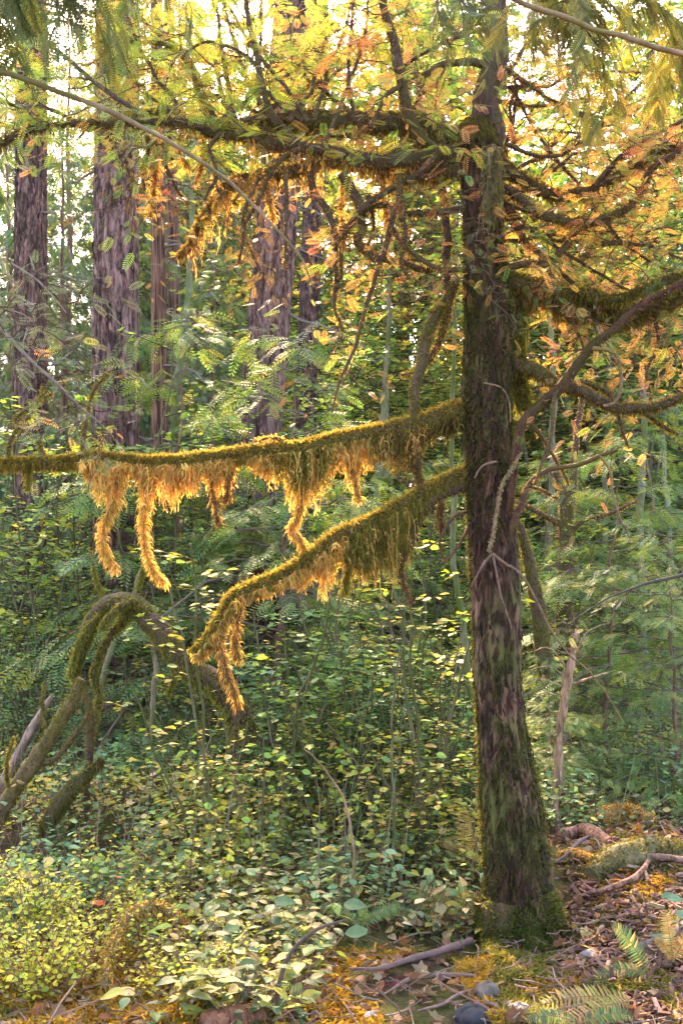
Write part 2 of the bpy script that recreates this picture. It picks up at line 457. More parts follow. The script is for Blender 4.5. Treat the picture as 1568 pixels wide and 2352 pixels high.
def bough(tw, fo, base, d, L, rng, cols=YEW_G, nside=9, side=.4, sp=.11, dens=1.0, droop=.25, wts=None, r0=.004, bare=0.):
    r0 = r0 * .8
    """a limb with side twigs in a loose plane and flat sprays on them"""
    d = norm(np.asarray(d, float)); k = 9; t = np.linspace(0, 1, k)
    wob = np.cumsum(rng.randn(k, 3) * .035 * L, 0); wob[0] = 0
    main = base + d * (t * L)[:, None] + wob + np.array([0, 0, -1.]) * (droop * L * t ** 2)[:, None]
    tubes(tw, main[None], (r0 * (1.1 - .8 * t))[None], 4, BROWN)
    tt = np.linspace(.12, 1, nside) + rng.rand(nside) * .05; tt = np.minimum(tt, .999)
    up = norm(np.array([0, 0, 1.]) + rng.randn(3) * .25); lat = norm(np.cross(d, up))
    i = np.minimum((tt * (k - 1)).astype(int), k - 2); f = (tt * (k - 1) - i)[:, None]
    b = main[i] * (1 - f) + main[i + 1] * f
    sg = np.where(np.arange(nside) % 2, 1, -1)[:, None]
    sd = norm(d * .55 + lat * sg + rng.randn(nside, 3) * .3)
    sl = side * L * (1.15 - .8 * tt) * (.6 + .7 * rng.rand(nside))
    ks = 5; ts = np.linspace(0, 1, ks)
    sp_ = b[:, None] + sd[:, None] * (ts[None] * sl[:, None])[:, :, None] + np.array([0, 0, -1.]) * (droop * .8 * sl[:, None] * ts[None] ** 2)[:, :, None]
    sp_ += np.cumsum(rng.randn(nside, ks, 3), 1) * (.03 * sl)[:, None, None] * (ts > 0)[None, :, None]
    tubes(tw, sp_, (r0 * .5 * (1 - .75 * ts))[None] * np.ones((nside, 1)), 3, BROWN)
    # sprays
    allp = np.concatenate([sp_.reshape(-1, ks, 3), ])
    cnt = np.maximum(1, (sl / sp * 2.6 * dens * (1 - bare)).astype(int))
    idx = np.repeat(np.arange(nside), cnt); n = len(idx)
    if n == 0: return
    u = (.1 + .9 * rng.rand(n)) * (ks - 1.001); ii = u.astype(int); ff = (u - ii)[:, None]
    pos = sp_[idx, ii] * (1 - ff) + sp_[idx, ii + 1] * ff
    dr = norm(sp_[idx, ii + 1] - sp_[idx, ii])
    s2 = np.where(rng.rand(n) > .5, 1, -1)[:, None]
    xd = norm(dr * .8 + norm(np.cross(dr, up)) * s2 * .75 + rng.randn(n, 3) * .22 + np.array([0, 0, -droop * .5]))
    place(fo, *SPRAY, pos, xd, up + rng.randn(n, 3) * .45, sp * (.4 + 1.0 * rng.rand(n)), palette(cols, n, rng, .3, wts))

# ------------------------------------------------------------------ the mossy yew (hero)
YH = 4.7
hero = empty('yew_tree', (P(1190, 2120, YH)[0], YH, ground_z(P(1190, 2120, YH)[0], YH)), world=True)
tag(hero, 'dark mossy conifer in the foreground with crooked trunk and long moss-draped branches reaching left', 'tree')
rh = np.random.RandomState(11)

prof = [(1128, 1208, 2230), (1118, 1262, 2140), (1113, 1266, 2060), (1110, 1263, 2000), (1104, 1252, 1900), (1100, 1234, 1800), (1098, 1216, 1700), (1092, 1201, 1600),
        (1088, 1196, 1500), (1084, 1195, 1400), (1078, 1190, 1300), (1075, 1180, 1200), (1069, 1171, 1100), (1062, 1174, 1000),
        (1060, 1172, 900), (1066, 1176, 800), (1068, 1171, 700), (1068, 1165, 620), (1066, 1152, 540), (1062, 1152, 460), (1058, 1150, 390), (1052, 1146, 330), (1058, 1130, 290), (1075, 1110, 276)]
def trunk_mesh():
    pr = np.array(prof, float)
    c = np.array([P((a + b) / 2, y, YH) for a, b, y in pr]); r = (pr[:, 1] - pr[:, 0]) / 2 * .96 * YH / F_
    q = spline(np.concatenate([c, r[:, None]], 1), 520); pts, rad = q[:, :3], q[:, 3]
    S = 128; a = np.arange(S) / S * 2 * np.pi; z = pts[:, 2]
    A, Z = np.meshgrid(a / (2 * np.pi) * 32, z)
    low = np.clip((.55 - Z) / .6, 0, 1)
    rr = 1 + .05 * (N1(A / 4, Z * 2.2) * 2 - 1) + .05 * (N2(A / 2, Z * 5) * 2 - 1) + .10 * (np.abs(N3(A, Z * 3.5) * 2 - 1) - .5) + .05 * (N1(A * 2 % 32, Z * 14) - .5)
    rr += low * .16 * (N2(A / 4 + 3, Z * .4) * 2 - 1)
    wp = A + 2.5 * (N1(A / 2, Z * 3) - .5); pl = np.abs(N2(wp * 1.0 % 32, Z * 5.5) * 2 - 1); pl2 = N3(wp * 2 % 32, Z * 17)
    rr += .10 * (np.minimum(pl, .45) - .25) + .045 * (pl2 - .5)
    cl_ = (.16 + 1.0 * np.minimum(pl, .5) + .5 * (pl2 - .5) * pl2 + .25 * (N1(A / 2, Z * 2.5) - .5))[:, :, None] * np.array([1.05, .95, .85]); cl_ = np.clip(cl_, .04, 1.3)
    X = pts[:, None, 0] + rad[:, None] * rr * np.cos(a); Yy = pts[:, None, 1] + rad[:, None] * rr * np.sin(a) * .95
    V = np.stack([X, Yy, np.repeat(z[:, None], S, 1)], -1)
    n = len(z); i = np.arange(n - 1)[:, None] * S; j = np.arange(S)[None]; k = (j + 1) % S
    f = np.stack([i + j, i + k, i + S + k, i + S + j], -1).reshape(-1, 4)
    mb = MB(); mb.add(V.reshape(-1, 3), f, cl_.reshape(-1, 3))
    top = np.concatenate([V[-1], [pts[-1] + [0, 0, .012]]]); jj = np.arange(S)
    mb.add(top, np.stack([jj, (jj + 1) % S, np.full(S, S)], -1), (.5, .5, .5))
    return mb, pts, rad
tm, tpts, trad = trunk_mesh()
trunk = tm.build('trunk', M_HERO, hero, True)
# moss coat on the trunk: patches
mb = MB()
n = 52000
u = rh.rand(n) ** .85; i = np.minimum((u * 519).astype(int), 518); a = rh.rand(n) * 2 * np.pi
z = tpts[i, 2]
keep = (N2(a / (2 * np.pi) * 8, z * 2.2 + 5) * .55 + N1(a / (2 * np.pi) * 16, z * 6) * .45
        + .22 * np.exp(-((z - 2.5) / .45) ** 2) + .25 * np.exp(-(z / .75) ** 2) + .12 * np.exp(-((z - 3.7) / .2) ** 2) - .10 * np.exp(-((z - 1.35) / .5) ** 2)) > .54
i, a = i[keep], a[keep]; n = len(i)
o_ = np.stack([np.cos(a), np.sin(a) * .95, np.zeros(n)], 1); b = tpts[i] + o_ * (trad[i] * .99)[:, None]; b[:, 2] += (rh.rand(n) - .5) * .02
l = .010 + .026 * rh.rand(n) ** 2
d1 = norm(o_ + rdir(n, rh) * .6); d2 = norm(o_ * .3 + rdir(n, rh) * .6 + np.array([0, 0, -.7]))
q1 = b + d1 * (l * .5)[:, None]; q2 = q1 + d2 * (l * .6)[:, None]
ribbons(mb, np.stack([b, q1, q2], 1), np.stack([l * 0 + .006, l * 0 + .005, l * 0 + .001], 1), norm(np.cross(d2, rdir(n, rh))),
        palette([(.085, .11, .025), (.12, .13, .03), (.06, .075, .02), (.16, .13, .05), (.05, .07, .025)], n, rh, .35))
attach(mb.build('trunk_moss', M_MOSS), hero) if False else mb.build('trunk_moss', M_MOSS, trunk)
trunk.children[0].location = (0, 0, 0)

def flakes():
    rng = np.random.RandomState(19); n = 5200; i = (rng.rand(n) ** .9 * 515).astype(int); a = rng.rand(n) * 2 * np.pi
    o = np.stack([np.cos(a), np.sin(a), np.zeros(n)], 1); b = tpts[i] + o * (trad[i] * rng.uniform(.96, 1.045, n))[:, None]
    tv = np.array([(-.5, -.03, 0), (.05, -.10, .03), (.55, -.03, .09), (.42, .05, .08), (.0, .11, .03), (-.46, .04, 0)]); tf = np.array([(0, 1, 4, 5), (1, 2, 3, 4)])
    mb = MB(); place(mb, tv, tf, b, np.array([0, 0, -1.]) + rng.randn(n, 3) * .22, o + rng.randn(n, 3) * .25, rng.uniform(.02, .11, n) * rng.uniform(.4, 1.1, n), palette([(.17, .12, .085), (.30, .22, .16), (.44, .34, .25), (.22, .15, .10), (.10, .07, .05)], n, rng, .35)); return mb
def roots():
    out = []
    for k, (pts, w0, w1) in enumerate([([(1150, 2080, -.1), (1140, 2150, -.18), (1135, 2230, -.28), (1120, 2290, -.4)], 40, 16), ([(1240, 2060, -.1), (1285, 2110, -.16), (1330, 2150, -.22)], 34, 8), ([(1130, 2060, .0), (1105, 2120, -.02), (1075, 2160, -.06)], 30, 8), ([(1200, 2100, -.1), (1215, 2170, -.2), (1240, 2230, -.32)], 34, 10)]):
        c = np.array([P(x, y, YH + d) for x, y, d in pts]); c[1:, 2] = ground_z(c[1:, 0], c[1:, 1]) + .012; q = spline(c, 40); mb = MB(); tube(mb, q, np.linspace(w0, w1, 40) * YH / F_, 14, (.5, .45, .4), 0, .3, k + 5)
        fm = MB(); rng = np.random.RandomState(k); fuzz(fm, q, np.linspace(w0, w1, 40) * YH / F_, 3500, .03, .5, [(.12, .15, .03), (.18, .19, .05), (.10, .11, .03)], .006, rng); out.append((mb, fm))
    return out
def subpart(mb, name, m, par, smooth=False):
    o = mb.build(name, m, None, smooth)
    o.parent = par
    return o

subpart(flakes(), 'bark_flakes', M_HERO, trunk)
for a_, b_ in roots(): o = a_.build('root', M_HERO, hero, True); subpart(b_, 'moss', M_MOSS, o)

def pp(pts, dY=0):
    out = []
    for q in pts:
        Y = YH + (q[2] if len(q) > 2 else dY); out.append(P(q[0], q[1], Y))
    return np.array(out)

def yprof(profile, x):
    p = np.array(sorted(profile), float); return np.interp(x, p[:, 0], p[:, 1])

def limb(name, pts, r0, r1, moss=0, mossL=.02, curtains=None, twigs=0, twig=None, rough=.22, cols=OLIVE, mosst=0, colr=(.5, .5, .5), seed=0, mat_=None, sides=14, parent=None, thin=False, hcols=GOLD, wob=.006, rmid=None):
    """one branch of the yew; radii in photo pixels at its own depth; moss = tufts per metre"""
    rng = np.random.RandomState(1000 + seed)
    c = pp(pts); Lp = np.linalg.norm(np.diff(c, axis=0), axis=1).sum()
    n = max(12, int(Lp / .02)); q = spline(c, n)
    wv = np.stack([(fbm(np.arange(n) * .11 + seed * 3.1, np.full(n, k * 7.7), 3) - .47) for k in range(3)], 1) * wob * 6
    e = np.minimum(1, np.minimum(np.arange(n), 30) / 12.)[:, None]; q = q + wv * e
    t = np.linspace(0, 1, n)
    if rmid is None: rad = (r0 * (1 - t) + r1 * t)
    else: rad = np.interp(t, np.linspace(0, 1, len(rmid)), rmid)
    rad = rad * q[:, 1] / F_
    mb = MB(); tube(mb, q, rad, sides, colr, 0, rough, seed)
    o = mb.build(name, mat_ or M_BRANCH, parent or hero, True)
    if moss:
        mm = MB(); nm = int(moss * Lp)
        fuzz(mm, q, rad, nm, mossL, .8, cols, .0055, rng)
        if mosst: # moss cushions on the top side
            k = int(mosst * Lp); u = rng.randint(0, n, k)
            bb = q[u] + np.stack([rng.randn(k) * rad[u] * .5, rng.randn(k) * rad[u] * .5, rad[u] * .9], 1)
            ribbons(mm, np.stack([bb, bb + np.stack([rng.randn(k) * .006, rng.randn(k) * .006, .008 + .012 * rng.rand(k)], 1)], 1),
                    np.stack([np.full(k, .005), np.full(k, .001)], 1), norm(rng.randn(k, 3) * [1, 1, .1]), palette(cols, k, rng, .3))
        subpart(mm, 'moss', M_MOSS, o)
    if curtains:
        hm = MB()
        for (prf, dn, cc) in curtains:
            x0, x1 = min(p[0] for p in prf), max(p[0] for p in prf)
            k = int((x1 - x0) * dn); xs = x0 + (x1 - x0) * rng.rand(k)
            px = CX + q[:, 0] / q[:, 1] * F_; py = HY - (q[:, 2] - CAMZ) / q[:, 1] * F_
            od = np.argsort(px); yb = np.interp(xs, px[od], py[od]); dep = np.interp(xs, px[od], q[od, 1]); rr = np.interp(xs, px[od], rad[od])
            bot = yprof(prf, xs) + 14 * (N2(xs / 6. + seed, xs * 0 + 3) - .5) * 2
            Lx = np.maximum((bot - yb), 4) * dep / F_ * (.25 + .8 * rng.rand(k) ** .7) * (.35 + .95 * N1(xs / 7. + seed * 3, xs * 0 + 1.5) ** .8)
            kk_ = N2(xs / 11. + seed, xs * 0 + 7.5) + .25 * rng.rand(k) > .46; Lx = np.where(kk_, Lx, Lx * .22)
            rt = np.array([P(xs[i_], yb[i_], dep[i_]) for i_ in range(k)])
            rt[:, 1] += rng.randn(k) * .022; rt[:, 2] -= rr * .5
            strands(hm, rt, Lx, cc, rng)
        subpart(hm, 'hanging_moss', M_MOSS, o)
    if twigs:
        tw = MB(); fo = MB(); tg = twig or {}
        for i_ in range(int(twigs)):
            s = rng.rand() ** .8 * .93 + .05; k = int(s * (n - 1)); tan = norm(q[min(k + 2, n - 1)] - q[max(k - 2, 0)])
            d = norm(tan * .5 + rdir(1, rng)[0] * np.array([1, .9, .55]) + np.array(tg.get('dir', (0, 0, 0))))
            bough(tw, fo, q[k], d, tg.get('L', .45) * (.5 + .8 * rng.rand()), rng, tg.get('cols', YEW_G), tg.get('ns', 8), tg.get('side', .45), tg.get('sp', .085), tg.get('dens', .8),
                  tg.get('droop', .15), tg.get('wts'), tg.get('r', .0035), tg.get('bare', 0.))
        subpart(tw, 'twigs', M_TWIG, o)
        if fo.n: subpart(fo, 'needles', M_NEEDLE, o)
    return o, q, rad

# upper leader
limb('leader', [(1110, 345), (1122, 300), (1120, 262), (1118, 215, .0), (1136, 160), (1140, 90), (1142, 20), (1146, -150), (1150, -400)], 44, 22, rmid=[38, 30, 26, 25, 24, 22, 18], seed=1, mat_=M_HERO, rough=.2, sides=28, moss=900, mossL=.012,
     cols=[(.10, .10, .03), (.14, .10, .05), (.07, .07, .03)])
# moss cap over the broken shoulder + trailing moss on its right flank
mb = MB(); rr_ = rh
k = 9000; a = rr_.rand(k) * 2 * np.pi; e = np.arccos(rr_.rand(k) * 1.15 - .15)
cc = P(1092, 322, YH); rx = np.array([.082, .085, .088])
o3 = np.stack([np.sin(e) * np.cos(a), np.sin(e) * np.sin(a), np.cos(e)], 1); b = cc + o3 * rx
l = .02 + .03 * rr_.rand(k); d2 = norm(o3 * .35 + [0, 0, -.9] + rdir(k, rr_) * .4)
ribbons(mb, np.stack([b, b + o3 * (l * .35)[:, None], b + o3 * (l * .35)[:, None] + d2 * (l * .9)[:, None]], 1), np.stack([l * 0 + .006, l * 0 + .006, l * 0 + .001], 1), norm(np.cross(d2, rdir(k, rr_))), palette([(.20, .21, .05), (.14, .15, .04), (.26, .22, .07)], k, rr_, .3))
rt = np.array([P(1118 + 25 * rr_.rand(), 330 + 90 * rr_.rand(), YH - .09 - .02 * rr_.rand()) for _ in range(420)])
strands(mb, rt, .08 + .22 * rr_.rand(420), [(.34, .30, .17), (.26, .24, .12), (.2, .17, .08)], rr_)
subpart(mb, 'shoulder_moss', M_MOSS, trunk)

TG = dict(L=.5, cols=YEW_G + YEW_O[2:], wts=[4, 5, 2, 4, 2, 2], dens=.75, sp=.072)
TO = dict(L=.42, cols=YEW_O + YEW_G[:2], wts=[3, 2, 2, 2, 1, 1], dens=.62, sp=.066)
TB = dict(L=.34, cols=BROWNM, dens=.25, sp=.05, ns=7, droop=.3)

# top mossy limb
limb('branch', [(1085, 330), (1040, 322, .02), (985, 300, .08), (930, 280, .12), (850, 284, .16), (760, 280, .2), (680, 282, .24), (600, 296, .3), (520, 296, .34), (440, 282, .4), (380, 268, .45), (300, 270, .5), (200, 290, .6)], 30, 8,
     rmid=[22, 22, 22, 26, 26, 21, 17, 14, 12, 10, 8, 6], moss=7500, mossL=.020, mosst=2500, seed=2, cols=[(.16, .18, .045), (.22, .22, .06), (.28, .26, .07)],
     curtains=[([(420, 320), (600, 335), (760, 330), (860, 335), (960, 330)], .5, BROWNM + GOLD[:1])], twigs=9, twig=dict(TG, dir=(0, 0, .5)))
# bare-ish long limb below it
limb('branch', [(1070, 352), (1000, 350), (940, 362, -.02), (880, 372, -.04), (810, 364, -.06), (740, 346, -.08), (670, 333, -.1), (600, 326, -.12), (540, 314, -.15), (470, 294, -.18), (410, 276, -.2), (330, 280, -.25), (250, 288, -.3), (150, 288, -.35), (70, 300, -.4), (-40, 350, -.45)], 16, 5,
     rmid=[24, 20, 17, 13, 11, 10, 9, 8, 7, 6], moss=1600, mossL=.022, seed=3, cols=BROWNM + OLIVE[:1], curtains=[([(560, 400), (640, 380), (700, 420), (780, 400), (860, 430), (930, 420), (1000, 400)], .3, GOLD + BROWNM)],
     twigs=18, twig=dict(TG, dir=(0, -.1, .1)))
# lower mossy limb bending down to the left
limb('branch', [(1075, 395), (1010, 392, .05), (950, 398, .1), (880, 395, .1), (800, 372, .1), (740, 368, .12), (680, 388, .15), (630, 396, .15), (580, 410, .15), (530, 425, .15), (495, 465, .15), (465, 510, .15), (440, 560, .16), (408, 592, .16)], 18, 5,
     rmid=[26, 20, 16, 13, 12, 12, 13, 12, 9, 5, 4], moss=3800, mossL=.022, mosst=600, seed=4, cols=[(.26, .19, .06), (.18, .15, .05), (.34, .24, .07)],
     curtains=[([(420, 620), (450, 660), (480, 590), (520, 520), (560, 500), (600, 450), (640, 470), (700, 440), (760, 470), (830, 440), (900, 460), (960, 430), (1040, 420)], .4, GOLD + BROWNM)], twigs=14, twig=TB)
# rising branches
limb('branch', [(1000, 345), (972, 322, -.05), (945, 275, -.1), (932, 220, -.12), (922, 160, -.14), (905, 90, -.16), (885, 20, -.2), (870, -60, -.2)], 14, 7, rmid=[15, 14, 12, 11, 10, 10, 8], moss=900, mossL=.014, seed=5, cols=BROWNM, twigs=12, twig=dict(TO, L=.4))
limb('branch', [(700, 345, -.1), (662, 310, -.12), (630, 262, -.15), (608, 200, -.2), (590, 120, -.22), (572, 40, -.25), (560, -60, -.25)], 9, 5, moss=300, mossL=.012, seed=6, cols=BROWNM, twigs=10, twig=TG)
limb('branch', [(490, 285, .3), (470, 235, .28), (452, 190, .25), (440, 155, .25), (405, 120, .2), (360, 100, .2), (300, 92, .15), (225, 92, .1)], 11, 4, rmid=[13, 10, 8, 6, 5, 4, 3], moss=300, mossL=.012, seed=7, cols=OLIVE, colr=(.7, .68, .66), twigs=14, twig=TG)
limb('branch', [(442, 158, .25), (420, 118, .25), (370, 80, .25), (320, 30, .25), (290, -40, .25)], 5, 4, seed=8, colr=(.7, .66, .62), twigs=7, twig=TG)
limb('branch', [(600, 165, -.2), (560, 125, -.15), (500, 98, -.1), (450, 100, -.05), (400, 140, 0), (380, 200, .05)], 4, 2.5, seed=9, twigs=7, twig=TG)
limb('branch', [(1112, 150), (1080, 142, -.03), (1030, 146, -.06), (985, 165, -.1), (950, 180, -.12), (900, 215, -.15), (850, 290, -.2)], 9, 4, seed=10, moss=300, mossL=.012, cols=BROWNM, twigs=9, twig=TO)
limb('branch', [(930, 150, -.1), (1000, 105, -.2), (1060, 80, -.3), (1110, 68, -.4)], 4, 3, seed=11, twigs=5, twig=dict(TO, cols=YEW_D + YEW_G[:2]))
limb('branch', [(740, 345, -.1), (800, 200, 0), (840, 60, .1), (850, -60, .2)], 5, 3, seed=12, twigs=12, twig=dict(TO, L=.5))
limb('branch', [(350, 280, -.2), (240, 200, -.1), (150, 130, 0), (60, 60, .1), (-40, 20, .1)], 6, 3, seed=13, twigs=14, twig=dict(TG, L=.6))
limb('branch', [(200, 290, -.3), (110, 250, -.4), (30, 240, -.5), (-60, 200, -.5)], 5, 3, seed=14, twigs=14, twig=dict(TG, L=.5))
# middle mossy limb with gold curtains
limb('branch', [(1075, 940), (1040, 950), (990, 968, -.02), (930, 982, -.04), (870, 994, -.06), (800, 1008, -.08), (740, 1022, -.1), (690, 1034, -.12), (640, 1036, -.14), (560, 1044, -.16), (480, 1054, -.18), (400, 1062, -.2), (320, 1060, -.22), (230, 1056, -.24), (140, 1058, -.26), (60, 1060, -.28), (-40, 1072, -.3)], 18, 7,
     rmid=[20, 20, 18, 15, 15, 14, 12, 11, 9, 7], moss=8500, mossL=.027, mosst=3200, seed=15, cols=[(.20, .19, .04), (.28, .23, .05), (.38, .28, .06)],
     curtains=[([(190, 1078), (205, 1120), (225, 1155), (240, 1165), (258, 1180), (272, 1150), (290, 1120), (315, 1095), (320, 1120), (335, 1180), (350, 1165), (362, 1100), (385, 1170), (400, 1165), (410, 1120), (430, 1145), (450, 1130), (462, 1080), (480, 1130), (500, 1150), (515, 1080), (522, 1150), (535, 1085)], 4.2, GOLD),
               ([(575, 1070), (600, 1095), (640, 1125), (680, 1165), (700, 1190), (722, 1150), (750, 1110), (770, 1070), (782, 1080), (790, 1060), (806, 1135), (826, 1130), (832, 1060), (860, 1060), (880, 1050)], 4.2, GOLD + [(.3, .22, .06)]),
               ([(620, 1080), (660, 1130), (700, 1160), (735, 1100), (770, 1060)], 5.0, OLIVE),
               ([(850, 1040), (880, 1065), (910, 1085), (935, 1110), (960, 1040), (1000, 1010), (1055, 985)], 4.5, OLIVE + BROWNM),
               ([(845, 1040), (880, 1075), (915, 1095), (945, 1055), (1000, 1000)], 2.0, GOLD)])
# long hanging strips on it
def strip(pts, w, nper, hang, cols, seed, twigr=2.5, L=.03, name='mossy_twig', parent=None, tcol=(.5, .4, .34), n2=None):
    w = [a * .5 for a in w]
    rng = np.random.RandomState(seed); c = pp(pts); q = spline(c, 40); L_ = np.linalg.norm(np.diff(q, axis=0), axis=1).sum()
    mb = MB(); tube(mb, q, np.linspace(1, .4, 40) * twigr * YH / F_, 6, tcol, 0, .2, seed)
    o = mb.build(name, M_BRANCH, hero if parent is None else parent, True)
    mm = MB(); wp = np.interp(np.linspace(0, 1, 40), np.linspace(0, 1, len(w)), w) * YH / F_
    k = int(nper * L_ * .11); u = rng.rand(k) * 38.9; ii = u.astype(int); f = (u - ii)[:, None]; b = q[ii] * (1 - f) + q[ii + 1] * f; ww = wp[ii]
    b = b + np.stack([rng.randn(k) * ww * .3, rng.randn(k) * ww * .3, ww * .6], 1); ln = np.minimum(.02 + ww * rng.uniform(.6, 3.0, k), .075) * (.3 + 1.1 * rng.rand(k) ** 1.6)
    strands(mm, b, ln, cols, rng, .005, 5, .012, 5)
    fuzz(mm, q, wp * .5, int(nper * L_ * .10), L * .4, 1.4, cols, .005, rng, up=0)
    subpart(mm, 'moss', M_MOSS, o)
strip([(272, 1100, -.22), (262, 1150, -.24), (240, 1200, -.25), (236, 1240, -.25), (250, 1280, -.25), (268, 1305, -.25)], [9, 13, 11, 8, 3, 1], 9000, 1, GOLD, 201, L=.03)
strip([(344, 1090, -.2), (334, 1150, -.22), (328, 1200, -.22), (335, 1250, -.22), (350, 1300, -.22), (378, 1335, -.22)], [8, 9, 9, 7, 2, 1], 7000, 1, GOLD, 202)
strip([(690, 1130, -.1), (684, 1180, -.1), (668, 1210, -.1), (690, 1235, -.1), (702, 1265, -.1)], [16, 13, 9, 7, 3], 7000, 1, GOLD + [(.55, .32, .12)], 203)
strip([(482, 1065, -.18), (484, 1110, -.18), (495, 1150, -.18), (500, 1200, -.18)], [5, 5, 5, 2], 2600, 1, BROWNM, 204)
strip([(524, 1060, -.18), (527, 1100, -.18), (518, 1145, -.18)], [4, 5, 6], 3000, 1, BROWNM, 205)
strip([(813, 1020, -.08), (812, 1060, -.08), (816, 1105, -.08), (824, 1150, -.08)], [6, 8, 8, 3], 4200, 1, BROWNM + GOLD, 206)
strip([(62, 1065, -.28), (66, 1100, -.28), (64, 1120, -.28)], [4, 6, 2], 3500, 1, OLIVE, 207)
strip([(950, 1040, -.04), (960, 1080, -.04), (966, 1110, -.04)], [5, 5, 4], 2500, 1, BROWNM, 208)
limb('branch', [(195, 1052, -.24), (192, 1010, -.22), (200, 970, -.2), (220, 900, -.2), (260, 850, -.2)], 6, 2, moss=1500, mossL=.015, seed=16, twigs=3, twig=dict(TO, L=.3, bare=.5))
limb('branch', [(100, 1052, -.26), (90, 1010, -.25), (70, 1000, -.25), (40, 960, -.2), (120, 900, -.2)], 5, 2, moss=1200, mossL=.015, seed=17)
limb('branch', [(24, 1060, -.28), (20, 1030, -.3), (35, 990, -.3), (80, 930, -.3), (110, 880, -.3)], 5, 2, moss=1200, mossL=.015, seed=18)
limb('branch', [(655, 1022, -.12), (640, 1008, -.14), (610, 1005, -.16), (585, 1012, -.18)], 6, 2, moss=1200, mossL=.02, cols=GOLD, seed=19)
# lower mossy limb
limb('branch', [(1085, 1085), (1050, 1095), (1010, 1115, -.02), (970, 1135, -.04), (930, 1160, -.06), (880, 1188, -.08), (830, 1210, -.1), (780, 1240, -.12), (720, 1278, -.14), (670, 1310, -.16), (620, 1335, -.18), (575, 1355, -.2), (540, 1375, -.22), (515, 1415, -.24), (490, 1455, -.25), (468, 1485, -.25), (445, 1505, -.26)], 16, 8,
     rmid=[16, 15, 15, 16, 17, 16, 15, 14, 12, 10, 9], moss=9500, mossL=.028, mosst=3600, seed=20, cols=[(.26, .22, .05), (.36, .28, .06), (.2, .19, .045)],
     curtains=[([(780, 1290), (800, 1295), (830, 1310), (850, 1325), (880, 1300), (900, 1320), (925, 1330), (945, 1270), (960, 1210), (975, 1170)], 9.0, OLIVE + [(.24, .2, .05)]),
               ([(770, 1300), (800, 1310), (850, 1345), (880, 1315), (915, 1345), (940, 1280)], 2.2, GOLD),
               ([(640, 1345), (680, 1330), (700, 1345), (720, 1325), (750, 1355), (775, 1310), (800, 1300)], 4.2, GOLD),
               ([(450, 1520), (480, 1500), (520, 1440), (560, 1385), (620, 1355)], 2.6, GOLD)])
strip([(515, 1410, -.24), (505, 1460, -.25), (512, 1510, -.26), (520, 1550, -.27), (536, 1580, -.28), (546, 1615, -.28)], [9, 8, 9, 9, 8, 2], 7000, 1, GOLD + BROWNM, 211, 4)
strip([(548, 1385, -.22), (544, 1430, -.23), (540, 1470, -.23), (548, 1515, -.23)], [6, 9, 9, 4], 5000, 1, GOLD + BROWNM, 212, 4)
strip([(805, 1260, -.1), (800, 1295, -.1), (795, 1330, -.1), (790, 1360, -.1)], [12, 14, 12, 6], 6000, 1, OLIVE, 213, 5)
strip([(680, 1310, -.16), (688, 1330, -.16), (690, 1350, -.16)], [4, 4, 2], 3000, 1, GOLD, 214, 2)
limb('branch', [(1075, 1112), (1030, 1130, -.02), (985, 1160, -.05), (958, 1200, -.06), (940, 1250, -.07), (925, 1300, -.07), (932, 1345, -.07), (948, 1388, -.07)], 10, 3, rmid=[11, 10, 9, 8, 6, 4, 3], moss=1500, mossL=.018, seed=21, cols=BROWNM)
limb('branch', [(1075, 1175), (1045, 1185, -.05), (1025, 1215, -.08), (1010, 1250, -.08), (1020, 1290, -.08)], 4, 2, seed=22, moss=400, mossL=.012, cols=BROWNM)
limb('branch', [(1082, 1200), (1060, 1240, -.05), (1035, 1275, -.08), (1005, 1296, -.1)], 5, 2, seed=23, colr=(.6, .42, .34))
strip([(1015, 1150, 0), (1010, 1180, 0), (1012, 1215, 0)], [5, 16, 5], 5000, 1, BROWNM, 215, 3)
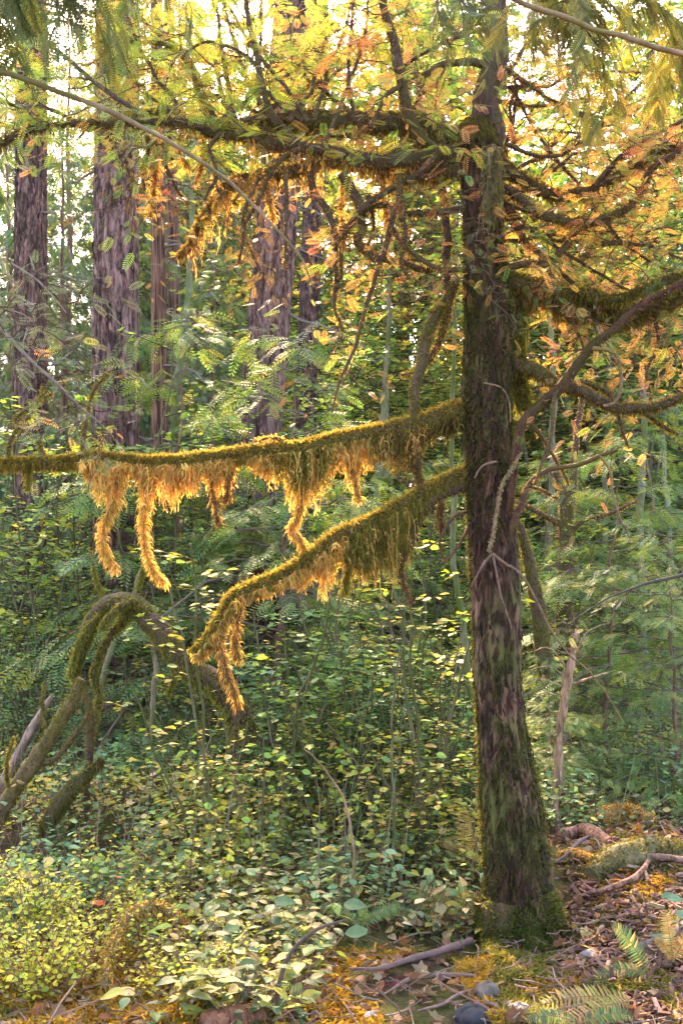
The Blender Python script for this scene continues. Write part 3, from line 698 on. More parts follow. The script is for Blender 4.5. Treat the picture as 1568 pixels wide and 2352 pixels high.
# drooping branches hanging in the middle
limb('branch', [(1050, 640, .05), (1032, 680, .05), (1005, 720, .04), (985, 760, .02), (968, 820, 0), (952, 880, -.02), (955, 940, -.03), (950, 985, -.03), (962, 1060, -.03), (965, 1110, -.03)], 12, 4, rmid=[9, 11, 13, 12, 11, 9, 8, 6], moss=2800, mossL=.014, cols=OLIVE, seed=24)
limb('branch', [(1035, 640, .1), (1030, 700, .1), (1018, 760, .12), (1000, 810, .14), (960, 850, .15), (925, 862, .15)], 10, 4, rmid=[9, 11, 10, 8, 7, 4], moss=2800, mossL=.014, cols=OLIVE + GOLD, seed=25)
limb('branch', [(1010, 400, .1), (1020, 460, .1), (1030, 540, .1), (1028, 600, .1), (1033, 660, .1)], 8, 9, moss=1200, mossL=.014, cols=BROWNM, seed=26, twigs=4, twig=TO)
drop = [([(712, 395), (720, 440), (750, 480), (765, 520), (762, 590), (772, 640), (768, 700), (790, 765)], 7, 3), ([(785, 400), (825, 470), (830, 520), (815, 550), (845, 585), (890, 600), (960, 615), (1010, 610)], 9, 5),
        ([(910, 470), (890, 540), (878, 600), (855, 680), (830, 760), (790, 860), (765, 945)], 6, 2), ([(1000, 360), (960, 400), (890, 440), (830, 480), (800, 520), (770, 560)], 7, 4),
        ([(920, 400), (915, 470), (935, 530), (925, 590), (945, 640)], 6, 3), ([(655, 400), (660, 480), (650, 540), (660, 620)], 4, 2), ([(845, 450), (860, 520), (850, 560)], 5, 2),
        ([(1060, 480), (1000, 490), (930, 490), (880, 470), (820, 500), (790, 560), (785, 640)], 6, 3), ([(600, 400), (575, 450), (560, 520), (585, 600)], 4, 2), ([(1065, 620), (1000, 615), (930, 560), (900, 500)], 5, 3),
        ([(690, 340), (640, 370), (610, 410), (600, 450), (560, 520), (540, 600)], 5, 2), ([(510, 300), (480, 340), (500, 400), (470, 460)], 4, 2), ([(390, 300), (385, 360), (400, 420), (430, 465)], 4, 2),
        ([(330, 290), (345, 340), (330, 390), (330, 440)], 4, 2), ([(290, 290), (285, 350), (300, 420), (290, 480)], 3, 1.5)]
for s_, (pts, a_, b_) in enumerate(drop):
    limb('branch', [(x, y, -.04 - .03 * (s_ % 6)) for x, y in pts], a_ * 1.25, b_ * 1.3, moss=(500, 1100, 300)[s_ % 3], mossL=.013, cols=BROWNM + GOLD[:1], seed=40 + s_, wob=.01, twigs=6 if s_ % 2 else 8, twig=dict(TB if s_ % 3 else TO, L=.28, dens=.12, r=.003))
rng = np.random.RandomState(77)
for s_ in range(11):
    x0 = rng.choice([rng.uniform(330, 700), rng.uniform(600, 1040)]); y0 = (300 if x0 < 480 else 380) + rng.rand() * 20; L = rng.uniform(60, 190)
    strip([(x0, y0, .05), (x0 + rng.uniform(-15, 15), y0 + L * .4, .05), (x0 + rng.uniform(-30, 30), y0 + L, .05)], [3, 6, 2], 2600, 1, GOLD[:3] + BROWNM[:2], 300 + s_, 2)
# right-hand limbs
limb('branch', [(1130, 360), (1170, 395, .02), (1210, 420, .04), (1260, 445, .05), (1310, 448, .05), (1370, 430, .05), (1420, 400, .05), (1500, 350, .05), (1600, 330, .05)], 18, 7, rmid=[20, 14, 12, 14, 10, 8, 6, 5], moss=3000, mossL=.025, cols=BROWNM + OLIVE[:2], seed=60, twigs=14, twig=TO)
limb('branch', [(1140, 425), (1180, 445, -.04), (1220, 480, -.06), (1280, 505, -.08), (1350, 512, -.1), (1420, 490, -.1), (1470, 440, -.1), (1500, 390, -.1), (1560, 350, -.1)], 11, 6, moss=1500, mossL=.018, cols=BROWNM + OLIVE[:2], seed=61, twigs=14, twig=TO)
limb('branch', [(1150, 620), (1200, 606, .02), (1250, 605, .03), (1300, 575, .03), (1325, 520, .03), (1345, 460, .03), (1400, 390, .03), (1470, 330, 0), (1580, 270, 0)], 9, 5, moss=600, mossL=.015, cols=BROWNM, seed=62, twigs=16, twig=dict(TO, L=.5))
limb('branch', [(1150, 470), (1180, 500, .05), (1205, 550, .1), (1250, 590, .12), (1300, 640, .15), (1360, 700, .2)], 7, 4, moss=500, mossL=.015, cols=BROWNM, seed=63, twigs=6, twig=TO)
limb('branch', [(1160, 640), (1200, 650, .03), (1260, 668, .06), (1320, 692, .08), (1380, 712, .1), (1430, 718, .1), (1500, 700, .1), (1600, 655, .1)], 22, 12, rmid=[15, 19, 23, 21, 16, 12, 9], moss=7000, mossL=.024, mosst=900, cols=[(.20, .19, .05), (.15, .14, .04), (.26, .22, .06)], seed=64,
     curtains=[([(1200, 720), (1260, 730), (1300, 745), (1360, 740), (1420, 760), (1500, 740), (1568, 720)], 2.4, OLIVE + BROWNM)], twigs=4, twig=TO)
limb('branch', [(1300, 680, .05), (1350, 672, 0), (1400, 688, -.02), (1450, 680, -.04), (1500, 655, -.06), (1600, 625, -.08)], 10, 6, moss=4000, mossL=.024, mosst=800, cols=OLIVE, seed=65, twigs=6, twig=dict(TO, cols=YEW_D + YEW_G[:1]))
limb('branch', [(1150, 830), (1190, 842), (1230, 852, -.03), (1275, 880, -.05), (1320, 895, -.06), (1370, 920, -.08), (1430, 936, -.1), (1500, 932, -.1), (1600, 900, -.1)], 16, 9, rmid=[17, 17, 13, 12, 11, 10, 10, 9], moss=2600, mossL=.018, cols=BROWNM + OLIVE[:2], seed=66)
limb('branch', [(1290, 880, .02), (1350, 880, .05), (1400, 900, .08), (1450, 930, .1), (1510, 970, .12), (1560, 1000, .12)], 7, 4, moss=1500, mossL=.018, cols=OLIVE, seed=67)
limb('branch', [(1150, 1230), (1168, 1180, -.06), (1180, 1110, -.1), (1186, 1040, -.12), (1200, 975, -.14), (1240, 930, -.16), (1285, 885, -.18), (1325, 835, -.2), (1370, 785, -.22), (1430, 730, -.25), (1480, 695, -.28), (1530, 668, -.3), (1620, 620, -.34)], 15, 11, rmid=[7, 8, 10, 11, 12, 12, 10, 9, 8, 7], moss=900, mossL=.010, cols=BROWNM, seed=68, colr=(.42, .33, .28), mat_=M_HERO)
limb('branch', [(1160, 1240, -.05), (1190, 1170, -.1), (1212, 1115, -.12), (1250, 1085, -.14), (1310, 1070, -.16), (1370, 1045, -.18), (1420, 1030, -.2)], 9, 4, seed=69, moss=200, mossL=.010, cols=BROWNM, colr=(.6, .5, .45), twigs=2, twig=dict(TB, L=.25))
limb('branch', [(1375, 1045, -.18), (1400, 1080, -.2), (1410, 1140, -.2), (1425, 1190, -.2), (1445, 1240, -.2)], 3.5, 2, seed=70, colr=(1.1, 1.0, 1.05))
limb('branch', [(1290, 880, -.18), (1270, 920, -.2), (1265, 1000, -.2), (1240, 1060, -.2), (1225, 1110, -.2)], 5, 3, seed=71, moss=400, mossL=.012, cols=BROWNM)
limb('branch', [(1195, 1040, -.12), (1175, 1075, -.2), (1150, 1120, -.22), (1136, 1180, -.24), (1132, 1240, -.25), (1128, 1270, -.25)], 3, 4, seed=72, colr=(1.2, 1.1, 1.1), moss=900, mossL=.01, cols=[(.3, .3, .12)])
for s_, (pts, a_, b_) in enumerate([([(1130, 1272), (1105, 1300), (1085, 1330), (1078, 1345)], 3.5, 2), ([(1130, 1272), (1160, 1295), (1185, 1308), (1205, 1335), (1228, 1375), (1262, 1440), (1290, 1490), (1340, 1530), (1390, 1590), (1430, 1660)], 3.5, 1.5), ([(1130, 1272), (1140, 1320), (1150, 1370), (1165, 1410), (1175, 1445)], 3, 1.5),
                                     ([(1110, 880), (1150, 890), (1170, 920), (1172, 970)], 2.5, 1.5), ([(1140, 1060), (1110, 1070), (1090, 1100)], 3, 2), ([(1360, 800), (1410, 810), (1425, 860), (1412, 920), (1385, 930)], 5, 3)]):
    limb('branch', [(x, y, -.26) for x, y in pts], a_, b_, seed=80 + s_, colr=(1.0, .9, .92), sides=8)
limb('branch', [(1205, 940, .1), (1185, 860, .12), (1180, 780, .14), (1195, 700, .12), (1210, 650, .1)], 16, 16, rmid=[12, 17, 20, 22, 20], moss=9000, mossL=.026, cols=[(.16, .17, .03), (.2, .2, .04)], seed=90, curtains=[([(1165, 900), (1190, 960), (1215, 900)], 3, OLIVE)])
for s_, pts in enumerate([[(1165, 395), (1160, 330), (1175, 270), (1180, 200), (1160, 130)], [(1180, 330), (1175, 250), (1190, 190)], [(1170, 160), (1220, 200), (1290, 240), (1370, 280)], [(1400, 900), (1420, 960), (1440, 1030)], [(1500, 720), (1510, 780), (1490, 850), (1505, 930)], [(1290, 690), (1320, 750), (1350, 810)],
                          [(1205, 960), (1250, 1010), (1290, 1070), (1310, 1110)], [(1160, 330), (1240, 360), (1330, 330), (1420, 250), (1500, 160)], [(1170, 200), (1260, 330), (1330, 420), (1420, 540), (1500, 600), (1580, 640)], [(1380, 560), (1440, 560), (1510, 570), (1590, 600)]]):
    limb('branch', [(x, y, .1 - .05 * (s_ % 4)) for x, y in pts], 6 - s_ % 3, 2, seed=100 + s_, moss=600, mossL=.014, cols=BROWNM, twigs=0 if s_ in (3, 6) else 7, twig=dict(TO, L=.4), wob=.01)

# finer limbs of the crown, filling the light around the top
rng = np.random.RandomState(99)
TL = dict(L=.5, cols=YEW_G + YEW_O, wts=[4, 5, 2, 4, 3, 2, 3, 2], dens=.5, sp=.07)
TR = dict(L=.45, cols=YEW_O + YEW_G, wts=[3, 2, 3, 3, 4, 5, 3, 3], dens=.42, sp=.062)
for s_ in range(34):
    if s_ < 19:
        x0 = rng.uniform(330, 1050); y0 = 280 if x0 < 980 else 320; a_ = R(rng.uniform(100, 200)) if s_ % 2 else R(rng.uniform(20, 170)); L = rng.uniform(180, 420); tg = TL
    else:
        x0 = 1140; y0 = rng.uniform(60, 640); a_ = R(rng.uniform(-35, 60)); L = rng.uniform(260, 470); tg = TR
    dz = rng.uniform(.1, 1.1); dx, dy = math.cos(a_) * L, -math.sin(a_) * L
    limb('branch', [(x0, y0, .05), (x0 + dx * .35, y0 + dy * .4 + 12, dz * .35), (x0 + dx * .7 + rng.uniform(-20, 20), y0 + dy * .75, dz * .7), (x0 + dx, y0 + dy + rng.uniform(0, 40), dz)], 5, 2, seed=130 + s_, moss=300, mossL=.012, cols=BROWNM, wob=.012, twigs=9, twig=tg)
# small leafy shoots in front of the trunk
rng = np.random.RandomState(5)
for (x, y, dx, dz, L) in [(1150, 600, -.6, -.2, .25), (1120, 680, .5, -.5, .22), (1090, 560, -.3, -.4, .22), (1100, 540, .2, -.3, .2), (1120, 520, -.6, .1, .25), (1180, 650, .6, -.1, .25), (1110, 620, .3, -.5, .2), (1060, 440, -.8, .1, .3), (1070, 470, -.7, -.3, .3), (1150, 100, .2, -.3, .25), (1160, 140, .3, .2, .2)]:
    tw = MB(); fo = MB(); bough(tw, fo, P(x, y, YH - .14), (dx, -.6, dz), L, rng, [(.12, .18, .09), (.16, .26, .06), (.2, .2, .14), (.4, .16, .09)], 6, .5, .045, .9, .2, [3, 3, 2, 1]); oo = tw.build('shoot', M_TWIG, hero); subpart(fo, 'needles', M_NEEDLE, oo)

# ------------------------------------------------------------------ giant trunks behind
def fir(name, x0, y0, x1, y1, w0, w1, Y, label, matb, cat='tree', group=None, top=16., seed=0, furrow=.16, flare=.35, col=(.5, .5, .5), tilt_curve=None):
    """trunk whose axis passes the two photo points (x,y) at depth Y, with widths w in photo pixels"""
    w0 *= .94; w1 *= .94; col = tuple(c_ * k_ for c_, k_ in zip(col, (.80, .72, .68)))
    a = P(x0, y0, Y); b = P(x1, y1, Y); s = (b - a) / (b[2] - a[2])
    gx = a[0] + s[0] * (0 - a[2]); gz = float(ground_z(gx, Y)) - .25
    zs = np.arange(gz, top, .05); n = len(zs)
    cx = a[0] + s[0] * (zs - a[2]); r = np.interp(zs, [b[2] if b[2] < a[2] else a[2], max(a[2], b[2])], [max(w0, w1) / 2, min(w0, w1) / 2]) * Y / F_
    slope = (min(w0, w1) - max(w0, w1)) / 2 * Y / F_ / abs(b[2] - a[2])
    r = max(w0, w1) / 2 * Y / F_ + slope * (zs - min(a[2], b[2])); r = np.maximum(r, .05)
    r = r * (1 + flare * np.exp(-(zs - gz) / .45))
    S = 150; an = np.arange(S) / S * 2 * np.pi
    A, Z = np.meshgrid(an / (2 * np.pi) * (28 if furrow > .12 else 30), zs); an = an + np.pi / 2
    warp = 1.2 * (N1(A / 4, Z * 1.3 + seed) - .5) + .8 * (N2(A / 2, Z * 4 + seed) - .5)
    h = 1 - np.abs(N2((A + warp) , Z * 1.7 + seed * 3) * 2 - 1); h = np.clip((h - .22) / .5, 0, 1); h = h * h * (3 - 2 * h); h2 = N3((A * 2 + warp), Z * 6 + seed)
    rr = 1 + furrow * .9 * (h - .6) + furrow * .45 * (h2 - .5) + .04 * (N1(A / 8, Z * .3 + seed) - .5)
    V = np.stack([cx[:, None] + r[:, None] * rr * np.cos(an), Y + r[:, None] * rr * np.sin(an), np.repeat(zs[:, None], S, 1)], -1)
    i = np.arange(n - 1)[:, None] * S; j = np.arange(S)[None]; k = (j + 1) % S
    f = np.stack([i + j, i + k, i + S + k, i + S + j], -1).reshape(-1, 4)
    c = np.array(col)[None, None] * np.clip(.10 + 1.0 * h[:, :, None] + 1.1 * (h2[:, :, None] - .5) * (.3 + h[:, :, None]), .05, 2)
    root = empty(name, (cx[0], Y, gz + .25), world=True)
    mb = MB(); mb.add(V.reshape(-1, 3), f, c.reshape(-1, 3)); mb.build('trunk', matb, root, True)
    if furrow > .12 and Y < 20:
        rng = np.random.RandomState(seed + 90); nf = int(14000 * (max(w0, w1) * Y / 1000)); zi = rng.randint(0, min(n, 210), nf); a_ = rng.rand(nf) * 2 * np.pi
        o_ = np.stack([np.cos(a_), np.sin(a_), np.zeros(nf)], 1); b_ = np.stack([cx[zi], np.full(nf, Y), zs[zi]], 1) + o_ * (r[zi] * rng.uniform(.97, 1.07, nf))[:, None]
        tv = np.array([(-.5, -.03, 0), (-.05, -.12, .07), (.5, -.04, .02), (.42, .05, .02), (.05, .11, .06), (-.46, .04, 0)]); tf = np.array([(0, 1, 4, 5), (1, 2, 3, 4)])
        fb = MB(); place(fb, tv, tf, b_, np.array([0, 0, 1.]) + rng.randn(nf, 3) * .13, o_ + rng.randn(nf, 3) * .22, rng.uniform(.05, .17, nf), palette(np.array([(1.1, 1.02, 1.0), (.7, .62, .62), (1.5, 1.42, 1.42), (.35, .28, .27)]) * np.array(col), nf, rng, .3)); fb.build('bark_plates', matb, root)
    # dead stubs and thin dead branches
    rng = np.random.RandomState(seed + 50); tw = MB(); nb = 26
    for q in range(nb):
        zz = rng.uniform(1.5, min(top, 12)); a_ = rng.uniform(0, 2 * np.pi); d = np.array([np.cos(a_), np.sin(a_), rng.uniform(-.35, .1)])
        c0 = np.array([a[0] + s[0] * (zz - a[2]), Y, zz]); L = rng.uniform(.3, 1.4); t = np.linspace(0, 1, 6)
        rd = max(.02, np.interp(zz, zs, r))
        pts = c0 + d * (rd * .8 + t * L)[:, None] + np.cumsum(rng.randn(6, 3) * .03, 0) + np.array([0, 0, -.25]) * (L * t ** 2)[:, None]
        tubes(tw, pts[None], (.016 * (1.1 - t) + .003)[None], 4, (.15, .12, .10))
    tw.build('dead_branches', M_TWIG, root)
    tag(root, label, cat, group)
    return root

fir('fir_tree', 70, 1000, 72, 400, 74, 70, 12.0, 'big dark furrowed conifer trunk at the far left edge', M_FIR, seed=1, col=(.42, .38, .4))
fir('fir_tree', 262, 1300, 268, 420, 104, 98, 9.6, 'thick purple-grey furrowed conifer trunk, the straight one left of the mossy branch tips', M_FIR, seed=2, col=(.55, .49, .53), furrow=.22)
fir('cedar_tree', 368, 1000, 364, 520, 40, 34, 12.5, 'smooth reddish-brown cedar trunk just right of the thick furrowed trunk', M_CEDARBARK, seed=3, furrow=.08, flare=.2)
fir('cedar_tree', 405, 1000, 400, 680, 30, 28, 17, 'slim greyish trunk half hidden behind the reddish cedar', M_CEDARBARK, seed=4, furrow=.08, col=(.45, .45, .5))
fir('fir_tree', 596, 1000, 672, 60, 96, 88, 10.5, 'large furrowed conifer trunk leaning slightly right behind the hanging moss', M_FIR, seed=5, col=(.5, .44, .46), furrow=.22)
fir('fir_tree', 705, 850, 728, 200, 46, 40, 14.5, 'dark trunk standing close behind the leaning furrowed one', M_FIR, seed=6, col=(.36, .34, .38))
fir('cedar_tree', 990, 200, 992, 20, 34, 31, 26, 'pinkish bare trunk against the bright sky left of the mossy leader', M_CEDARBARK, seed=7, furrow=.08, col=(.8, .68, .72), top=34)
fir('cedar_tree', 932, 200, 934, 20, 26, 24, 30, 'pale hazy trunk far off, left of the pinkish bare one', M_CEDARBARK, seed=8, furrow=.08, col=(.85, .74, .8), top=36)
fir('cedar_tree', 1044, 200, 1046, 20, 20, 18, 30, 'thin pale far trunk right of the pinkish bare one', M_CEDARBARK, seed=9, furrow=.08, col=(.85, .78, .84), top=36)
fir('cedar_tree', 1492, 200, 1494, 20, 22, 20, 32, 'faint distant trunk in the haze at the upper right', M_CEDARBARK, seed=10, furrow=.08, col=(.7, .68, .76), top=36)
fir('cut_off_trunk', 180, 1250, 180, 1100, 34, 30, 13.5, 'narrow dark tree trunk, its top left off, between the two thick left trunks', M_FIR, 'snag', seed=12, col=(.4, .38, .42), top=3.3)  # trunk of a whole tree; the low break is made up to keep the gap clear
fir('tree_stump', 595, 1560, 600, 1400, 84, 70, 8.6, 'dark shaded stump behind the drooping tip of the lower mossy branch', M_HERO, 'stump', seed=14, furrow=.25, col=(.3, .28, .28), top=1.75)

# ------------------------------------------------------------------ slender broadleaf stems, copies of prototypes
MG = [(.14, .27, .08), (.20, .34, .09), (.11, .22, .09), (.30, .38, .08)]
MY = [(.40, .42, .05), (.52, .46, .06), (.26, .36, .07), (.6, .42, .12), (.16, .28, .07)]
MC = [(.16, .32, .18), (.21, .39, .21), (.12, .25, .14), (.28, .42, .18)]
def maple_proto(seed, h, cols, nst=4, leaf=.055, nbr=13, nlf=12, spread=.5, wts=None, tmpl=MAPLE, brl=.5, name='vine_maple', blow=.25, flat=.3, stemr=.008, stemc=(.3, .29, .24)):
    rng = np.random.RandomState(seed); st = MB(); lf = MB()
    for s in range(nst):
        a = rng.uniform(0, 6.28); sp = spread * rng.uniform(.3, 1); k = 12; t = np.linspace(0, 1, k); hh = h * rng.uniform(.65, 1)
        p = np.stack([np.cos(a) * sp * t ** 1.4, np.sin(a) * sp * t ** 1.4, t * hh - .1], 1) + np.cumsum(rng.randn(k, 3) * .009 * h, 0) * (t > 0)[:, None]
        tube(st, p, stemr * h / 2.5 * (1.2 - t) + .003, 6, stemc)
        tt = rng.uniform(blow, 1, nbr); i = np.minimum((tt * (k - 1)).astype(int), k - 2); f = (tt * (k - 1) - i)[:, None]
        b = p[i] * (1 - f) + p[i + 1] * f
        an = rng.uniform(0, 6.28, nbr); d = norm(np.stack([np.cos(an), np.sin(an), rng.uniform(-.1, .5, nbr)], 1))
        L = brl * rng.uniform(.4, 1.1, nbr) * (1.2 - .6 * tt); kb = 6; tb = np.linspace(0, 1, kb)
        q = b[:, None] + d[:, None] * (tb[None] * L[:, None])[:, :, None] + np.array([0, 0, -.12]) * (L[:, None] * tb[None] ** 2)[:, :, None] + np.cumsum(rng.randn(nbr, kb, 3) * .012, 1) * (tb > 0)[None, :, None]
        tubes(st, q, (.0028 * h / 2.5 * (1.1 - tb))[None] * np.ones((nbr, 1)) + .0012, 3, (.12, .10, .06))
        idx = np.repeat(np.arange(nbr), nlf); n = len(idx); u = rng.uniform(.15, 1, n) * (kb - 1.001); ii = u.astype(int); ff = (u - ii)[:, None]
        pos = q[idx, ii] * (1 - ff) + q[idx, ii + 1] * ff
        an = rng.uniform(0, 6.28, n); xd = np.stack([np.cos(an), np.sin(an), rng.uniform(-.35, .15, n)], 1)
        pos = pos + norm(xd) * leaf * .35 + rng.randn(n, 3) * .012
        up = np.array([0, 0, 1.]) + rng.randn(n, 3) * flat
        place(lf, *tmpl, pos, xd, up, leaf * rng.uniform(.6, 1.2, n), palette(cols, n, rng, .25, wts))
    r = empty(name); st.build('stem', M_SAPBARK, r, True); lf.build('foliage', M_LEAF, r)
    return r

PARK = []
def scatter(protos, spots, name=None, group=None):
    """copy prototypes to spots [(x,y,scale,label,cat)]; a prototype itself takes its first spot"""
    rng = np.random.RandomState(len(spots) + 13); used = set()
    for q, (x, y, s, lab, cat) in enumerate(spots):
        k = q % len(protos)
        o = protos[k] if k not in used else copy_tree(protos[k]); used.add(k)
        o.location = (x, y, float(ground_z(x, y)) - .03); o.rotation_euler = (0, 0, rng.uniform(0, 6.28)); o.scale = (s, s, s * rng.uniform(.92, 1.08))
        tag(o, lab, cat, group)

def zone(x, y):
    px = CX + x / y * F_
    return ('left' if px < 430 else 'middle' if px < 1080 else 'right')

def rnd_spots(n, y0, y1, rng, xl=-60, xr=1630, smin=.8, smax=1.2, lab=None, cat='shrub', avoid=None):
    out = []
    while len(out) < n:
        y = y0 + (y1 - y0) * rng.rand() ** .9; px = rng.uniform(xl, xr); x = (px - CX) / F_ * y
        if avoid and avoid(px, x, y): continue
        out.append((x, y, rng.uniform(smin, smax), lab[zone(x, y)], cat))
    return out
rng = np.random.RandomState(21)
pr_low = [maple_proto(500 + i, (1.25, 1.7, 1.0, 1.5)[i], MG if i % 2 else MC, 4, (.05, .06, .045, .055)[i], 8, 8, .55, brl=.42) for i in range(4)]
sp = rnd_spots(40, 5.8, 8.2, rng, xr=1060, avoid=lambda px, x, y: px < 580 and y < 7.5, lab=dict(left='low green maple shoots in the thicket at the left', middle='low green-leaved shoots in the thicket between the arching branch and the trunk', right='low green-leaved shoots right of the mossy trunk'))
scatter(pr_low, sp, group='low green shoots of the understory thicket')
pr_low2 = [maple_proto(520 + i, (1.2, 1.6, .9)[i], MY, 3, (.04, .05, .045)[i], 9, 8, .45, brl=.45, tmpl=OVALR if i else MAPLE) for i in range(3)]
sp = rnd_spots(26, 5.3, 7.8, rng, xl=430, xr=1080, lab=dict(left='low yellowing shoots at the left', middle='low yellowing shrub with small round leaves left of the mossy trunk', right='yellow-leaved shoots beside the mossy trunk'))
scatter(pr_low2, sp, group='yellowing small-leaved shrubs of the thicket')
pr_mid = [maple_proto(540 + i, 3.0, (MG, MC, MG + MY[:2], MC + MG, MG)[i], 4, (.06, .05, .07, .055, .065)[i], 16, 10, .9, brl=.75) for i in range(5)]
sp = rnd_spots(44, 8.4, 12.5, rng, xr=1100, lab=dict(left='slender vine maple with cool green leaves in front of the thick left trunks', middle='slender vine maple with green leaves below the leaning furrowed trunk', right='slender vine maple just behind the mossy trunk'), cat='small tree')
scatter(pr_mid, sp, group='slender green vine maples behind the mossy tree')
pr_far = [maple_proto(560 + i, 6.5, (MG + MY) if i < 3 else MG, 4, .10, 40, 13, 1.6, brl=1.5, stemr=.006, blow=.15) for i in range(5)]
sp = rnd_spots(46, 13.5, 24, rng, xl=560, xr=1650, lab=dict(left='tall maple far behind', middle='tall pale yellow-green maple in the lit woods behind the hanging branches', right='tall pale yellow-green maple in the lit woods right of the mossy trunk'), cat='tree', avoid=lambda px, x, y: False)
for q_ in range(14): sp.append(((rng.uniform(1230, 1700) - CX) / F_ * (13 + q_ * .8), 13 + q_ * .8, rng.uniform(1.25, 1.8), 'very tall pale yellow-green maple in the lit woods right of the mossy trunk', 'tree'))
scatter(pr_far, sp, group='tall yellow-green maples in the lit woods')
pr_can = [maple_proto(575 + i, 11.5, (MG + MY, MG)[i % 2], 4, .15, 52, 13, 1.9, brl=1.9, stemr=.0035, blow=.12) for i in range(3)]
scatter(pr_can, rnd_spots(46, 24, 34, rng, xl=330, xr=1680, smin=1.15, smax=1.5, lab=dict(left='high-crowned maple whose pale leaves fill the sky gap behind the left branches', middle='high-crowned maple whose pale leaves fill the sky behind the top mossy limb', right='high-crowned maple whose pale leaves fill the sky right of the leader'), cat='tree'), group='high-crowned maples far behind')
sp2 = rnd_spots(14, 8.0, 12.0, rng, xl=1150, xr=1620, smin=.6, smax=.9, lab=dict(left='x', middle='x', right='slim green maple in the woods right of the mossy trunk'), cat='small tree')
scatter([maple_proto(590 + i, 3.0, MG + MY[:2], 3, .06, 16, 9, .8, brl=.7) for i in range(2)], sp2, group='slim maples right of the mossy trunk')

# ------------------------------------------------------------------ conifers behind
def conifer_proto(seed, h, cols, nbr=60, L0=2.2, zlow=.5, tmpl=CEDAR, fs=.34, droop=.5, nsp=34, name='hemlock_tree', r=.12, barkc=(.5, .5, .5), dens=1., wts=None):
    rng = np.random.RandomState(seed); tr = MB(); lf = MB(); br = MB()
    k = 30; t = np.linspace(0, 1, k); p = np.stack([np.cumsum(rng.randn(k)) * .02, np.cumsum(rng.randn(k)) * .02, t * h - .2], 1)
    tube(tr, p, r * (1.05 - t), 12, barkc, 0, .15, seed)
    z = np.sort(rng.uniform(zlow, h * .97, nbr)); an = np.arange(nbr) * 2.4 + rng.uniform(-.5, .5, nbr)
    L = L0 * (1.05 - z / h) ** .7 * rng.uniform(.6, 1.1, nbr) + .2
    kb = 8; tb = np.linspace(0, 1, kb); d = np.stack([np.cos(an), np.sin(an), rng.uniform(-.05, .3, nbr)], 1)
    b = np.stack([np.interp(z, p[:, 2], p[:, 0]), np.interp(z, p[:, 2], p[:, 1]), z], 1)
    q = b[:, None] + d[:, None] * (tb[None] * L[:, None])[:, :, None] + np.array([0, 0, -1.]) * (droop * L[:, None] * tb[None] ** 2)[:, :, None]
    q += np.cumsum(rng.randn(nbr, kb, 3) * .02, 1) * (tb > 0)[None, :, None]
    tubes(br, q, .016 * (1.1 - tb)[None] * (L[:, None] / 2) + .003, 4, (.12, .09, .07))
    cnt = (nsp * dens * L / L0 * 1.2).astype(int) + 4; idx = np.repeat(np.arange(nbr), cnt); n = len(idx)
    u = rng.uniform(.08, 1, n) * (kb - 1.001); ii = u.astype(int); ff = (u - ii)[:, None]
    pos = q[idx, ii] * (1 - ff) + q[idx, ii + 1] * ff; tan = norm(q[idx, ii + 1] - q[idx, ii])
    lat = norm(np.cross(tan, [0, 0, 1.])) * np.where(rng.rand(n) > .5, 1, -1)[:, None]
    off = rng.rand(n) ** .7 * .32 * L[idx] * (1.1 - u / kb)
    pos = pos + lat * off[:, None] + tan * (off * .5)[:, None] + np.array([0, 0, -1.]) * (off * droop * .6)[:, None] + rng.randn(n, 3) * .03
    xd = norm(tan * .7 + lat * rng.uniform(.2, 1, n)[:, None] + np.array([0, 0, -1.]) * rng.uniform(.1, .3 + droop, n)[:, None] + rng.randn(n, 3) * .15)
    place(lf, *tmpl, pos, xd, np.array([0, 0, 1.]) + rng.randn(n, 3) * .3, fs * rng.uniform(.6, 1.2, n), palette(cols, n, rng, .25, wts))
    o = empty(name); tr.build('trunk', M_CEDARBARK, o, True); br.build('branches', M_TWIG, o); lf.build('foliage', M_NEEDLE, o)
    return o
CG = [(.08, .15, .08), (.11, .19, .08), (.15, .23, .08), (.06, .12, .07)]
CB = [(.13, .25, .08), (.18, .32, .09), (.09, .18, .07), (.34, .36, .08)]
HL = dict(left='drooping dark green conifer among the big left trunks', middle='drooping dark green conifer in the middle distance behind the leaning trunk', right='dark green conifer in the woods at the right')
pc = [conifer_proto(700 + i, 13, CG, 80, 2.4, .4) for i in range(3)]
spots = [(-140, 13.5, .8), (130, 15, .66), (330, 15.5, .62), (480, 12.8, .5), (500, 19, .85), (30, 20, .95), (260, 23, 1.1), (620, 22, .95), (820, 26, .9), (1230, 26, .8), (1420, 24, .7), (1560, 20, .7), (1500, 15, .42), (-30, 24, 1.25), (430, 26, 1.2), (180, 11.6, .35), (150, 17.5, .9), (70, 27, 1.4)]
LB = ['drooping dark conifer at the far left edge', 'dark drooping conifer behind the gap between the two left trunks', 'drooping conifer just right of the thick furrowed trunk', 'dark drooping young conifer left of the leaning trunk', 'tall dark conifer behind the leaning trunk',
      'conifer far behind the leftmost trunk', 'tall conifer far behind the thick furrowed trunk', 'dim conifer between the leaning trunk and the maples', 'far conifer left of the mossy trunk', 'far conifer right of the mossy trunk',
      'hazy conifer at the upper right', 'conifer at the far right edge, upper one', 'short dark conifer at the right edge', 'distant conifer at the left edge', 'distant conifer behind the reddish cedar', 'small conifer between the left trunks', 'slim conifer filling the sky gap beside the thick furrowed trunk', 'tall conifer far behind the gap at the upper left']
scatter(pc, [((px - CX) / F_ * Y, Y, s, LB[i], 'conifer') for i, (px, Y, s) in enumerate(spots)], group='conifers in the shaded woods')
